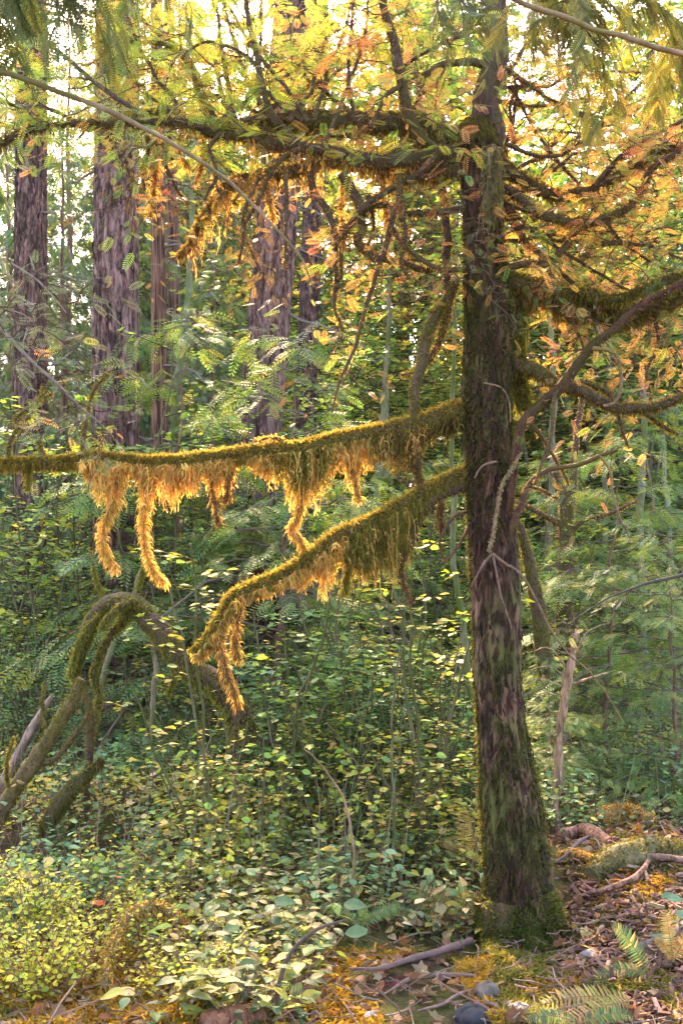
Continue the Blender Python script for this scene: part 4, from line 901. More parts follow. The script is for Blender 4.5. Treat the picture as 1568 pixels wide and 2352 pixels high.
# young bright hemlocks with layered boughs
ph = [conifer_proto(720 + i, 3.4, CB, 42, 1.3, .25, SPRAY_S, .17, .22, 46, 'young_hemlock', .035) for i in range(2)]
hs = [(1400, 8.0, .78, 'layered young hemlock with yellow-green boughs right of the mossy trunk'), (1540, 7.2, .62, 'layered young hemlock at the right edge'), (1300, 9.5, .8, 'young hemlock behind the pale dead stem'),
      (655, 7.9, 1.12, 'young hemlock with bright green boughs before the leaning trunk'), (390, 8.9, 1.2, 'young hemlock spreading low boughs before the reddish cedar'), (800, 8.2, .6, 'small young hemlock under the lower mossy branch'), (1480, 10.5, 1.1, 'taller young hemlock behind the layered ones'), (470, 8.3, .52, 'small hemlock behind the arching mossy branch'), (1250, 6.8, .35, 'little hemlock just right of the mossy trunk base'), (930, 11, .9, 'young hemlock left of the mossy trunk')]
scatter(ph, [((px - CX) / F_ * Y, Y, s, l, 'young conifer') for px, Y, s, l in hs], group='young hemlocks of the understory')
# far wall of woods
pw = [conifer_proto(740 + i, 20, [(.06, .11, .06), (.09, .15, .07)], 80, 3.6, 1., CEDAR, .8, .45, 22, 'distant_conifer', .22) for i in range(2)]
rng = np.random.RandomState(31); wsp = []
for q in range(44):
    Y = rng.uniform(34, 60); px = rng.uniform(-250, 1800); s = rng.uniform(.65, 1.05) * (.8 if 850 < px < 1500 else 1.15)
    wsp.append(((px - CX) / F_ * Y, Y, s, 'distant conifer in the pale woods', 'conifer'))
scatter(pw, wsp, group='distant conifers closing off the woods')
#PART2#
# ------------------------------------------------------------------ single stems, logs, dead wood
def G(px, Y, dz=0.):
    x = (px - CX) / F_ * Y
    return np.array([x, Y, float(ground_z(x, Y)) + dz])
def ground_at(px, py, y0=3.0, y1=14.0):
    """where the view ray through a photo point meets the ground"""
    Y = np.linspace(y0, y1, 600); x = (px - CX) / F_ * Y; z = CAMZ + (HY - py) / F_ * Y
    k = np.argmax(z < ground_z(x, Y)); return np.array([x[k], Y[k], float(ground_z(x[k], Y[k]))])

def woody(name, label, cat, pts, Y, widths, m=None, col=(.5, .5, .5), moss=0, mossL=.02, mcols=OLIVE, rough=.2, seed=0, sides=12, group=None, world=None, twigs=0, twig=None, n=None, wob=.006, hang=None, subs=()):
    """pts in photo pixels (x,y[,dY]) at depth Y -> an Empty with the wood (and moss) as parts"""
    rng = np.random.RandomState(3000 + seed)
    c = np.array([P(q[0], q[1], Y + (q[2] if len(q) > 2 else 0)) for q in pts]) if world is None else np.array(world, float)
    Lp = np.linalg.norm(np.diff(c, axis=0), axis=1).sum(); n = n or max(14, int(Lp / .03)); q = spline(c, n)
    q = q + np.stack([fbm(np.arange(n) * .15 + seed * 1.7, np.full(n, k * 5.1), 3) - .47 for k in range(3)], 1) * wob * 5
    rad = np.interp(np.linspace(0, 1, n), np.linspace(0, 1, len(widths)), widths) / 2 * q[:, 1] / F_
    base = q[np.argmin(q[:, 2])]
    root = empty(name, base, world=True); mb = MB(); tube(mb, q, rad, sides, col, 0, rough, seed)
    for sp_, sw in subs:
        cs = np.array([P(a[0], a[1], Y + (a[2] if len(a) > 2 else 0)) for a in sp_]); ns = max(10, int(np.linalg.norm(np.diff(cs, axis=0), axis=1).sum() / .03)); qs = spline(cs, ns)
        qs = qs + np.cumsum(rng.randn(ns, 3), 0) * .0015
        sb = MB(); tube(sb, qs, np.linspace(sw[0], sw[1], ns) / 2 * qs[:, 1] / F_, 8, col, 0, rough, seed + 1); sb.build('side_branch', m or M_BRANCH, root, True)
        if moss:
            mm = MB(); fuzz(mm, qs, np.linspace(sw[0], sw[1], ns) / 2 * qs[:, 1] / F_, int(moss * .6 * ns * .03), mossL, .9, mcols, .006, rng); mm.build('branch_moss', M_MOSS, root)
    mb.build('stem', m or M_BRANCH, root, True)
    if moss:
        mm = MB(); fuzz(mm, q, rad, int(moss * Lp), mossL, .9, mcols, .006, rng); mm.build('moss', M_MOSS, root)
    if twigs:
        tw = MB(); fo = MB(); tg = twig or {}
        for i_ in range(int(twigs)):
            k = int((rng.rand() * .9 + .08) * (n - 1)); tan = norm(q[min(k + 2, n - 1)] - q[max(k - 2, 0)])
            d = norm(tan * .4 + rdir(1, rng)[0] * [1, .8, .6] + np.array(tg.get('dir', (0, 0, 0))))
            bough(tw, fo, q[k], d, tg.get('L', .3) * rng.uniform(.5, 1.2), rng, tg.get('cols', YEW_D), tg.get('ns', 6), tg.get('side', .45), tg.get('sp', .07), tg.get('dens', .6), tg.get('droop', .15), tg.get('wts'), tg.get('r', .003), tg.get('bare', 0))
        tw.build('twigs', M_TWIG, root)
        if fo.n: fo.build('needles', M_NEEDLE, root)
    tag(root, label, cat, group)
    return root, q

MG1 = [(.13, .14, .03), (.19, .18, .045), (.10, .11, .03)]
woody('arching_branch', 'thick mossy branch bent in an arch at the left, its tips hanging down', 'branch',
      [(575, 1720), (540, 1630), (505, 1580), (440, 1530), (392, 1488), (352, 1432), (318, 1392), (255, 1390), (212, 1424), (196, 1480), (178, 1530), (190, 1600)], 6.2, [64, 60, 54, 50, 46, 46, 40, 36, 28, 20, 9], moss=5200, mossL=.024, mcols=[(.22, .24, .05), (.30, .29, .07), (.15, .17, .04)], seed=1, rough=.3,
      subs=[([(310, 1405), (272, 1432, .05), (238, 1478, .05), (214, 1545, .05), (226, 1600, .05), (205, 1700, .05)], (18, 8)), ([(250, 1395), (205, 1440, -.1), (176, 1500, -.12), (160, 1560, -.12)], (12, 5)), ([(430, 1522), (470, 1500, -.1), (520, 1440, -.15)], (8, 3)), ([(380, 1480), (400, 1540, .1), (385, 1600, .1)], (9, 3)), ([(260, 1400), (230, 1360, .1), (210, 1300, .15)], (6, 2)), ([(350, 1440), (330, 1400, -.05), (300, 1385, -.1), (250, 1420, -.15), (235, 1450, -.15)], (18, 8)), ([(310, 1420), (320, 1340, .1), (345, 1240, .1)], (5, 2))], wob=.02, twigs=14, twig=dict(L=.28, cols=BROWNM, dens=.25, sp=.04, ns=6))
woody('leaning_pole', 'grey-brown mossy pole leaning from the lower left corner up to the arching branch', 'dead wood', [(-60, 2000), (-10, 1900), (30, 1830), (75, 1760), (115, 1690), (150, 1630), (190, 1560)], 5.6, [48, 44, 34, 32, 26, 28, 20], col=(.75, .7, .62), moss=1800, mcols=MG1, seed=2, rough=.35, wob=.014, subs=[([(75, 1760), (130, 1740, .1), (190, 1660, .2)], (14, 6)), ([(30, 1830), (20, 1760, -.1), (40, 1690, -.15)], (10, 4)), ([(115, 1690), (95, 1640, .1), (100, 1570, .1)], (8, 3))], twigs=5, twig=dict(L=.3, cols=BROWNM, dens=.2, sp=.04, ns=5))
woody('leaning_pole', 'thinner pale grey pole leaning behind the mossy one at the lower left', 'dead wood', [(-30, 1870), (20, 1780), (60, 1700), (100, 1630), (120, 1600)], 5.9, [24, 24, 20, 18, 12], m=M_DEAD, col=(.5, .46, .46), seed=3, rough=.25)
woody('dead_sapling', 'dark upright dead stem below the arching branch', 'dead wood', [(205, 1900), (200, 1800), (205, 1740), (210, 1650), (190, 1560)], 6.0, [14, 14, 16, 18, 12], moss=900, mcols=BROWNM, seed=4)
woody('mossy_limb', 'green mossy limb slanting down to the ground left of the moss mound', 'dead wood', [(235, 1745), (190, 1790), (150, 1830), (120, 1880), (100, 1930)], 5.7, [10, 22, 36, 34, 20], moss=5200, mossL=.022, mcols=MG1, seed=5)
woody('fallen_log', 'reddish rough-barked fallen log at the left edge beneath the leaning poles', 'log', [(-80, 1930), (20, 1890), (110, 1850), (190, 1820), (240, 1815)], 6.6, [80, 76, 70, 64, 50], m=M_FIR, col=(.6, .42, .38), seed=6, rough=.3, sides=20)
woody('dead_snag', 'pale barkless dead stem standing right of the mossy trunk', 'dead wood', [(1266, 1990), (1272, 1880), (1282, 1780), (1284, 1700), (1300, 1600), (1312, 1520), (1328, 1445)], 6.3, [20, 24, 20, 18, 15, 20, 9], m=M_DEAD, col=(.75, .62, .5), seed=7, rough=.5,
      subs=[([(1305, 1540), (1260, 1490), (1215, 1500)], (5, 2)), ([(1312, 1570), (1350, 1560), (1400, 1545)], (8, 3)), ([(1300, 1580), (1240, 1560), (1205, 1580)], (4, 2)), ([(1290, 1600), (1250, 1590), (1220, 1610)], (4, 2)), ([(1310, 1560), (1255, 1530), (1210, 1540)], (4, 2)), ([(1320, 1500), (1350, 1450), (1400, 1430)], (4, 2))])
woody('crooked_tree', 'crooked dark mossy tree with side limbs right of the trunk in the middle distance', 'tree', [(1290, 1700), (1295, 1500), (1298, 1320), (1296, 1200), (1290, 1120), (1275, 1080)], 8.5, [44, 40, 36, 34, 28, 18], moss=1400, mcols=BROWNM + GOLD[:1], seed=8,
      subs=[([(1296, 1210), (1250, 1185), (1210, 1165), (1170, 1150)], (16, 8)), ([(1300, 1220), (1312, 1120), (1320, 1000), (1330, 900)], (20, 10)), ([(1300, 1230), (1350, 1190), (1400, 1180), (1460, 1150)], (12, 5)), ([(1290, 1150), (1230, 1120), (1200, 1130)], (8, 4))], twigs=10, twig=dict(TO, L=.4))
woody('mossy_pole', 'green mossy stem slanting down just right of the trunk', 'dead wood', [(1250, 1560), (1242, 1430), (1225, 1340), (1212, 1270), (1190, 1200)], 6.9, [26, 34, 30, 24, 18], moss=2500, mcols=MG1, seed=9)
ST = [  # thin upright stems (label, pts, Y, widths, col, twigs)
 ('thin greyish-green maple stem left of the mossy trunk', [(1120, 1900), (1095, 1700), (1070, 1500), (1052, 1350), (1042, 1250), (1040, 1050), (1045, 850), (1048, 650)], 6.6, [20, 18, 16, 13, 11, 9, 7], (.36, .42, .32), 6),
 ('slim dark mossy tree between the reddish cedar and the leaning trunk', [(398, 1250), (402, 950), (418, 820), (432, 700), (440, 620), (445, 480), (450, 300)], 9.2, [24, 20, 18, 16, 14, 12, 9], (.4, .45, .42), 14),
 ('thin dark stem rising through the thicket left of the mossy trunk', [(900, 2150), (905, 1950), (902, 1760), (912, 1560), (930, 1400)], 5.1, [7, 7, 6, 5, 2], (.3, .3, .25), 0),
 ('curving reddish-brown stem in the middle of the thicket', [(810, 2150), (810, 1980), (800, 1850), (760, 1780), (700, 1720)], 4.6, [8, 8, 7, 5, 3], (.6, .42, .36), 0),
 ('thin brown stem rising in the thicket below the lower mossy branch', [(780, 1900), (792, 1700), (778, 1560), (775, 1450), (790, 1330), (788, 1180)], 6.8, [9, 9, 8, 7, 6, 5], (.45, .36, .32), 0),
 ('slim trunk among the bright maples left of the main trunk', [(868, 1500), (866, 1250), (872, 1050), (880, 900)], 12, [20, 18, 16, 14], (.5, .5, .5), 6),
 ('slim dark trunk in the right-hand woods', [(1478, 1560), (1475, 1400), (1470, 1200), (1475, 1050), (1480, 850)], 9.5, [22, 20, 18, 16, 12], (.45, .45, .45), 8),
 ('pair-like thin trunk behind the crooked mossy tree', [(1255, 1500), (1260, 1300), (1265, 1100), (1270, 900), (1262, 700)], 11, [20, 18, 16, 14, 12], (.5, .45, .42), 8),
 ('thin bare trunk far right beside the edge', [(1545, 1500), (1540, 1300), (1530, 1150), (1520, 1000)], 12, [14, 13, 12, 10], (.6, .62, .6), 4),
 ('slender grey sapling trunk in the lit woods right of the trunk', [(1395, 1400), (1388, 1200), (1392, 1000), (1400, 780)], 13, [14, 13, 12, 10], (.4, .42, .38), 6),
 ('slender pale sapling trunk behind the hanging branches', [(890, 1100), (885, 900), (893, 700), (888, 500)], 14, [14, 12, 11, 9], (.45, .44, .38), 6),
 ('pale leaning dead stem behind the arching branch', [(220, 1640), (260, 1480), (300, 1380), (335, 1290), (350, 1230)], 7.4, [16, 15, 13, 10, 6], (.5, .45, .44), 0),
 ('pale broken dead stem standing under the arching branch', [(348, 1700), (350, 1600), (352, 1500), (345, 1400)], 6.9, [12, 13, 10, 5], (.5, .45, .44), 4)]
for s_, (lb, pts, Y, wd, col, tn) in enumerate(ST):
    woody('slender_sapling', lb, 'stem', pts, Y, wd, m=M_SAPBARK, col=col, seed=20 + s_, rough=.12, sides=8, wob=.012, twigs=tn, twig=dict(L=.5, cols=YEW_D + YEW_G[:2], dens=.7, sp=.09))
# near bare branches of trees standing outside the frame
BR = [('long bare pinkish-grey branch crossing the upper left in front', [(-300, 60), (-60, 150), (60, 185), (150, 215), (260, 255), (330, 290), (420, 340), (500, 395), (560, 450), (620, 515), (690, 595), (720, 660)], 3.0, [15, 14, 13, 13, 12, 12, 11, 10, 9, 7, 5, 3], (.55, .42, .38)),
 ('smooth grey-brown branch crossing the top right corner', [(1080, -60), (1190, 5), (1290, 35), (1360, 62), (1430, 78), (1500, 105), (1600, 130), (1800, 200)], 3.2, [11, 12, 12, 12, 12, 13, 13, 13], (.7, .5, .46)),
 ('bare brown branch reaching in from the left edge at mid height', [(-80, 700), (0, 752), (60, 812), (130, 875), (170, 920), (220, 965), (260, 1005)], 3.3, [10, 9, 8, 7, 6, 4, 2], (.6, .45, .4)),
 ('fine arching twig at the left edge above the bare brown branch', [(-60, 570), (0, 592), (60, 625), (105, 665), (150, 720)], 3.3, [5, 4, 4, 3, 2], (.7, .55, .5)),
 ('fine reddish twig at the left edge between two bare twigs', [(-60, 695), (0, 708), (60, 725), (105, 775)], 3.3, [4, 4, 3, 2], (.7, .5, .45)),
 ('dark stem curving over the ground cover at bottom centre', [(628, 2400), (634, 2290), (655, 2215), (690, 2165), (735, 2130), (790, 2112)], 3.6, [12, 10, 11, 9, 9, 4], (.24, .17, .13)),
 ('dark branch with twigs in front of the right edge at mid height', [(1680, 1270), (1568, 1318), (1500, 1335), (1440, 1355), (1380, 1380), (1300, 1440)], 5.4, [9, 8, 7, 6, 4, 2], (.22, .18, .18))]
for s_, (lb, pts, Y, wd, col) in enumerate(BR):
    woody('bare_branch', lb, 'branch', pts, Y, wd, m=M_SAPBARK if s_ < 2 else M_TWIG, col=col if s_ < 2 else tuple(c * .35 for c in col), seed=50 + s_, rough=.12, sides=10, wob=.004, twigs=(0, 0, 20, 8, 6, 0, 9)[s_], twig=dict(L=.34, cols=[(.2, .26, .17), (.28, .28, .2), (.14, .2, .12)], dens=.35, ns=8, sp=.05))
# sticks on the ground
def gstick(name, label, pts, wd, col, seed, lift=.02, moss=0, m=None, cat='stick', mc=OLIVE, mL=.02, tips=None, sides=8):
    w3 = [ground_at(a, b) + [0, 0, lift + (tips[i] if tips else 0)] for i, (a, b) in enumerate(pts)]
    return woody(name, label, cat, None, 0, wd, m=m or M_TWIG, col=col, seed=seed, world=w3, rough=.2, moss=moss, mcols=mc, mossL=mL, sides=sides, wob=.003)
gstick('fallen_branch', 'long dark fallen branch lying left of the trunk base', [(800, 2255), (880, 2250), (960, 2225), (1020, 2210), (1080, 2190)], [6, 12, 16, 18, 18], (.14, .09, .08), 70, .05)
gstick('fallen_branch', 'fallen branch running under the long dark one toward the trunk', [(880, 2300), (940, 2270), (1000, 2258), (1060, 2258), (1095, 2262)], [5, 10, 12, 12, 10], (.16, .10, .08), 71, .03)
gstick('fallen_branch', 'thin reddish fallen branch on the golden moss left of the stone', [(960, 2335), (1010, 2325), (1050, 2300), (1085, 2290)], [5, 8, 9, 6], (.2, .12, .1), 72, .02)
gstick('fallen_branch', 'pale curved fallen branch on the wood chips at the right', [(1340, 2080), (1385, 2070), (1420, 2055), (1450, 2042), (1475, 2020), (1485, 2000)], [7, 12, 14, 15, 14, 10], (.6, .42, .36), 73, .05, m=M_DEAD)
gstick('fallen_branch', 'grey fallen branch end behind the pale curved one', [(1470, 1990), (1520, 2000), (1570, 2006)], [10, 16, 16], (.5, .4, .38), 74, .06, m=M_DEAD)
gstick('fallen_branch', 'short orange-moss covered stick right of the trunk base', [(1280, 1985), (1320, 1980), (1350, 1990), (1380, 1996)], [6, 10, 10, 6], (.2, .12, .06), 75, .05, 2500, mc=GOLD)
gstick('fallen_branch', 'dark stick leaning beside the trunk base on the right', [(1275, 2010), (1300, 1990), (1330, 1960), (1350, 1945)], [6, 10, 10, 5], (.14, .1, .09), 76, .06)
gstick('fallen_branch', 'thin grey stick in the bottom left tangle', [(440, 2350), (480, 2310), (530, 2280), (590, 2245)], [8, 8, 6, 4], (.3, .25, .22), 77, .08)
gstick('fallen_branch', 'grey stick lying in the ground cover above the lime leaves', [(760, 2010), (830, 1985), (880, 1990), (950, 2000)], [5, 9, 9, 5], (.22, .18, .18), 78, .1)
gstick('fallen_branch', 'arched mossy stick among yellow shrubs at lower left', [(240, 2300), (262, 2230), (300, 2190), (370, 2170), (440, 2180)], [20, 28, 30, 26, 14], (.2, .15, .07), 79, .06, 4200, mc=GOLD + OLIVE, tips=[0, .05, .1, .1, .03])
gstick('fallen_log', 'broken reddish log end at the bottom edge', [(470, 2375), (530, 2362), (600, 2352)], [60, 66, 56], (.6, .34, .25), 80, .02, m=M_DEAD, cat='log', sides=16)
gstick('fallen_log', 'small weathered log behind the trunk base at the right', [(1290, 1935), (1340, 1925), (1400, 1950)], [30, 34, 24], (.6, .42, .36), 81, .04, m=M_DEAD, cat='log', sides=14)
gstick('mossy_log', 'low log under thick green moss behind the wood chips at the right', [(1360, 2035), (1400, 2005), (1450, 1985), (1520, 1975), (1600, 1990)], [50, 70, 76, 66, 50], (.14, .12, .06), 82, .03, 6500, cat='log', mc=[(.16, .17, .045), (.24, .23, .06), (.10, .11, .03)], mL=.035, sides=16)
gstick('mossy_log', 'orange-gold mossy hump above the green mossy log', [(1370, 1905), (1410, 1890), (1450, 1890), (1490, 1905)], [30, 48, 44, 26], (.2, .13, .05), 83, .05, 7000, cat='log', mc=GOLD + [(.4, .2, .05)], mL=.03)
gstick('mossy_log', 'dark log half covered by litter at the right edge', [(1440, 2200), (1500, 2180), (1560, 2160), (1620, 2130)], [40, 56, 60, 60], (.12, .1, .09), 84, .0, 2500, cat='log', mc=[(.12, .12, .06), (.2, .18, .1)], sides=16)

# stones: noisy spheres
def stone(label, px, py, w, h, col, seed, group=None, mossy=0):
    c = ground_at(px, py); rng = np.random.RandomState(seed)
    me = 24; th = np.linspace(0, np.pi, me); ph_ = np.arange(me * 2) / (me * 2) * 2 * np.pi
    T, Q = np.meshgrid(th, ph_, indexing='ij')
    r = 1 + .35 * (fbm(Q / (2 * np.pi) * 32 / 4 % 8, T * 1.3 + seed, 3) - .45) + .25 * (N2(Q / (2 * np.pi) * 8 , T * 2 + seed) - .5)
    s = c[1] / F_
    V = np.stack([np.sin(T) * np.cos(Q) * w / 2 * s, np.sin(T) * np.sin(Q) * w / 2 * s, np.cos(T) * h / 2 * s], -1) * r[:, :, None]
    S = me * 2; i = np.arange(me - 1)[:, None] * S; j = np.arange(S)[None]; k = (j + 1) % S
    f = np.stack([i + j, i + S + j, i + S + k, i + k], -1).reshape(-1, 4)
    mb = MB(); mb.add(V.reshape(-1, 3), f, col); o = mb.build('stone', M_WOOD, None, True); o.location = c + [0, 0, h * .12 * s]; o.rotation_euler = (0, 0, rng.rand() * 6)
    tag(o, label, 'stone', group)
stone('rounded grey stone lying in the wood chips right of the trunk', 1352, 2205, 50, 36, (.15, .14, .14), 1)
stone('mossy grey-brown stone at the foot of the trunk near the bottom edge', 1118, 2300, 60, 70, (.12, .10, .08), 2)
stone('dark wet stone at the bottom edge below the mossy stone', 1092, 2350, 90, 60, (.035, .035, .038), 3)
stone('small pale stone in the orange litter at the bottom left of centre', 852, 2345, 36, 30, (.42, .38, .38), 4)
stone('pale brown stone in the moss right of the dark wet one', 1190, 2330, 60, 36, (.28, .24, .2), 5)

# ------------------------------------------------------------------ cedar boughs hanging into the top of the frame
CD = [(.09, .13, .045), (.13, .17, .05), (.20, .20, .04), (.07, .11, .05)]
CDY = [(.30, .28, .05), (.18, .20, .05), (.40, .32, .07), (.12, .15, .05)]
CSP = T_spray(13, .17, .05, .2)
def cedar_bough(label, a, b, Y, nb, seed, cols, hangL=(.3, .6), fs=.11):
    rng = np.random.RandomState(seed); A = P(*a, Y); B = P(*b, Y + rng.uniform(-.3, .3)); root = empty('cedar_bough', A, world=True); tw = MB(); fo = MB()
    n = 20; q = spline(np.array([A, (A + B) / 2 + [0, 0, .08], B]), n); tube(tw, q, np.linspace(.012, .004, n), 8, (.14, .09, .06))
    k = nb; u = rng.rand(k); i = np.minimum((u * (n - 1)).astype(int), n - 2); st = q[i]
    kb = 8; tb = np.linspace(0, 1, kb); L = rng.uniform(*hangL, k); hd = norm(rng.randn(k, 3) * [1, .8, .1] + norm(B - A) * .7)
    p = st[:, None] + hd[:, None] * (.55 * L[:, None] * tb[None])[:, :, None] + np.array([0, 0, -1.]) * (L[:, None] * (.15 * tb + .75 * tb ** 2)[None])[:, :, None] + np.cumsum(rng.randn(k, kb, 3) * .008, 1)
    tubes(tw, p, (.003 * (1.1 - tb))[None] * np.ones((k, 1)), 3, (.12, .08, .04))
    c = (L * 75).astype(int); idx = np.repeat(np.arange(k), c); m = len(idx); u = rng.uniform(.1, 1, m) * (kb - 1.01); ii = u.astype(int); ff = (u - ii)[:, None]
    pos = p[idx, ii] * (1 - ff) + p[idx, ii + 1] * ff; tan = norm(p[idx, ii + 1] - p[idx, ii]); lat = norm(np.cross(tan, hd[idx] + [0, .3, .2])) * np.where(rng.rand(m) > .5, 1, -1)[:, None]
    xd = norm(tan * .9 + lat * .6 + np.array([0, 0, -.45]) + rng.randn(m, 3) * .15)
    place(fo, *CSP, pos, xd, norm(np.cross(lat, tan)) + rng.randn(m, 3) * .25, fs * rng.uniform(.6, 1.3, m), palette(cols, m, rng, .25))
    tw.build('limb', M_TWIG, root); fo.build('foliage', M_NEEDLE, root); tag(root, label, 'bough')
cedar_bough('dark drooping cedar bough in the top left corner', (-150, -60), (215, -30), 3.0, 30, 1, CD, (.1, .27))
cedar_bough('cedar bough hanging at the top left just beneath the corner one', (-120, 60), (140, 20), 3.4, 16, 2, CD, (.08, .2))
cedar_bough('cedar bough with yellowing sprays hanging right of the mossy leader', (1190, -50), (1340, 20), 3.6, 18, 3, CDY, (.15, .5), .085)
cedar_bough('cedar bough hanging from the top edge toward the right corner', (1300, 0), (1600, 80), 3.5, 26, 4, CDY + CD, (.15, .45), .085)
cedar_bough('small dark cedar bough hanging left of the mossy leader at the top', (1010, -20), (1120, 20), 4.1, 10, 5, CD, (.1, .28), .09)
cedar_bough('cedar bough at the upper right edge below the grey-brown branch', (1640, 90), (1480, 130), 4.0, 12, 6, CDY, (.1, .4), .09)
cedar_bough('green cedar bough at the top edge above the left pale branch', (230, -60), (420, -30), 3.8, 12, 7, CD, (.1, .25), .09)

# ------------------------------------------------------------------ foreground plants
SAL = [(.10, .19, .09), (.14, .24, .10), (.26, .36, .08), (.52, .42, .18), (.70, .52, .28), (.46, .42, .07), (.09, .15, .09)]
def leafy_proto(seed, name, cols, wts, nst, h, nlf, leaf, tmpl=OVAL, spread=.18, flat=.35, stemc=(.16, .10, .06), mlist=None, alt=True):
    rng = np.random.RandomState(seed); st = MB(); lf = MB(); kb = 8; t = np.linspace(0, 1, kb)
    a = rng.uniform(0, 6.28, nst); hh = h * rng.uniform(.5, 1, nst); sp = spread * rng.uniform(.3, 1, nst)
    p = np.stack([np.cos(a)[:, None] * sp[:, None] * t ** 1.5, np.sin(a)[:, None] * sp[:, None] * t ** 1.5, hh[:, None] * t - .03 * 1], -1) + np.cumsum(rng.randn(nst, kb, 3) * .006, 1)
    tubes(st, p, (.0022 * (1.2 - .7 * t))[None] * np.ones((nst, 1)), 4, stemc)
    idx = np.repeat(np.arange(nst), nlf); n = len(idx); u = (np.tile(np.linspace(.25, 1, nlf), nst) + rng.randn(n) * .03).clip(.1, .999) * (kb - 1.01); ii = u.astype(int); ff = (u - ii)[:, None]
    b = p[idx, ii] * (1 - ff) + p[idx, ii + 1] * ff; an = rng.uniform(0, 6.28, n); xd = np.stack([np.cos(an), np.sin(an), rng.uniform(-.45, .35, n)], 1)
    pt = b + norm(xd) * leaf * .22
    tubes(st, np.stack([b, (b + pt) / 2 + [0, 0, .002], pt], 1), np.full((n, 3), .0011), 3, stemc)
    place(lf, *tmpl, pt, xd, np.array([0, -.15, 1.]) + rng.randn(n, 3) * flat, leaf * rng.uniform(.6, 1.2, n), palette(cols, n, rng, .2, wts))
    o = empty(name); st.build('stem', M_TWIG, o); lf.build('leaves', M_LEAF, o); return o
rng = np.random.RandomState(41)
def spots(n, x0, x1, y0, y1, smin, smax, lab, cat='plant'):
    out = []
    for _ in range(n):
        qx, qy = rng.uniform(x0, x1), rng.uniform(y0, y1)
        if qx > 740 and qx < 1130 and qy > 2165: qx -= 330
        g = ground_at(qx, qy, 2.6); out.append((g[0], g[1], rng.uniform(smin, smax), lab, cat))
    return out
salp = [leafy_proto(800 + i, 'salal_shoot', SAL, [4, 4, 3, 3, 2, 2, 3], 4, .30, 5, .072) for i in range(5)]
sp = spots(96, 380, 1100, 1990, 2370, .6, 1.25, 'broad oval-leaved evergreen shoot, green and cream, in the patch left of the trunk base')
scatter(salp, sp, group='broad-leaved shoots left of the trunk base')
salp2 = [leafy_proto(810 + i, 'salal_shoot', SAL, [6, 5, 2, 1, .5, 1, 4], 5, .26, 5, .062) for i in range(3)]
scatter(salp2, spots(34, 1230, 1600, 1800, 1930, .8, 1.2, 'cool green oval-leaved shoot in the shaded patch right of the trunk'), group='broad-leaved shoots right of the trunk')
scatter([leafy_proto(820 + i, 'green_seedling', MC + MG[:2] + MY[:1], None, 5, .34, 6, .042, OVALR) for i in range(4)], spots(120, -20, 1080, 1830, 2150, .7, 1.3, 'knee-high green shoot with small round leaves between the mound and the yellow shrubs'), group='low round-leaved green shoots')
HK = [(.66, .62, .05), (.50, .56, .06), (.28, .42, .07), (.74, .62, .08)]
scatter([leafy_proto(830 + i, 'huckleberry_bush', HK, None, 10, .36, 12, .024, OVALR, .26, .5, (.22, .12, .08)) for i in range(4)], spots(52, -60, 430, 2050, 2320, .7, 1.2, 'bushy shrub with tiny yellow-green leaves in the lower left corner', 'shrub') + spots(14, 430, 620, 2180, 2330, .6, .9, 'bushy shrub with tiny yellow-green leaves in the lower left corner', 'shrub'), group='yellow-leaved small shrubs in the lower left')
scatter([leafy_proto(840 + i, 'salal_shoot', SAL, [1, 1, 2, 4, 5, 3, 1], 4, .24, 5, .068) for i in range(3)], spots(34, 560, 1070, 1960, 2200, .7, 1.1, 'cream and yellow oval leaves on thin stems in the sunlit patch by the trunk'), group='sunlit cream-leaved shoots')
scatter([leafy_proto(860 + i, 'tall_shoot', [(.5, .52, .07), (.34, .44, .07), (.2, .34, .09), (.6, .48, .12)], None, 4, (.75, .95, .6)[i], 11, (.045, .036, .05)[i], (OVALR, MAPLE, OVAL)[i], .3, .4) for i in range(3)], spots(34, 380, 1060, 1850, 2080, .8, 1.25, 'waist-high thin-stemmed shoot with yellow-green leaves left of the trunk'), group='waist-high yellow-green shoots left of the trunk')
# shoots that stand out by their look
LIME = [(.42, .50, .03), (.28, .42, .04), (.55, .55, .05)]
o = leafy_proto(850, 'lime_shoot', LIME, None, 3, .42, 4, .062, OVALR, .12, .8); g = ground_at(520, 2080); o.location = g
tag(o, 'lime-green shoot with large round glowing leaves left of centre', 'plant')
o = leafy_proto(851, 'salal_shoot', [(.12, .24, .14), (.16, .30, .16)], None, 2, .42, 4, .10, OVAL, .05, .3); g = ground_at(1565, 2200); o.location = g
tag(o, 'big blue-green leaves of a shoot at the right edge above the ferns', 'plant')
o = leafy_proto(852, 'maple_seedling', [(.5, .3, .05), (.55, .12, .04)], None, 2, .3, 3, .07, MAPLE, .1, .3); o.location = ground_at(235, 2130)
tag(o, 'little maple seedling with orange-red leaves above the yellow shrubs', 'plant')
o = leafy_proto(853, 'salal_shoot', [(.5, .36, .2), (.45, .42, .12), (.6, .45, .28)], None, 3, .4, 4, .08, OVAL, .15, .3); o.location = ground_at(40, 2120)
tag(o, 'shoot with pinkish-cream oval leaves at the left edge', 'plant')

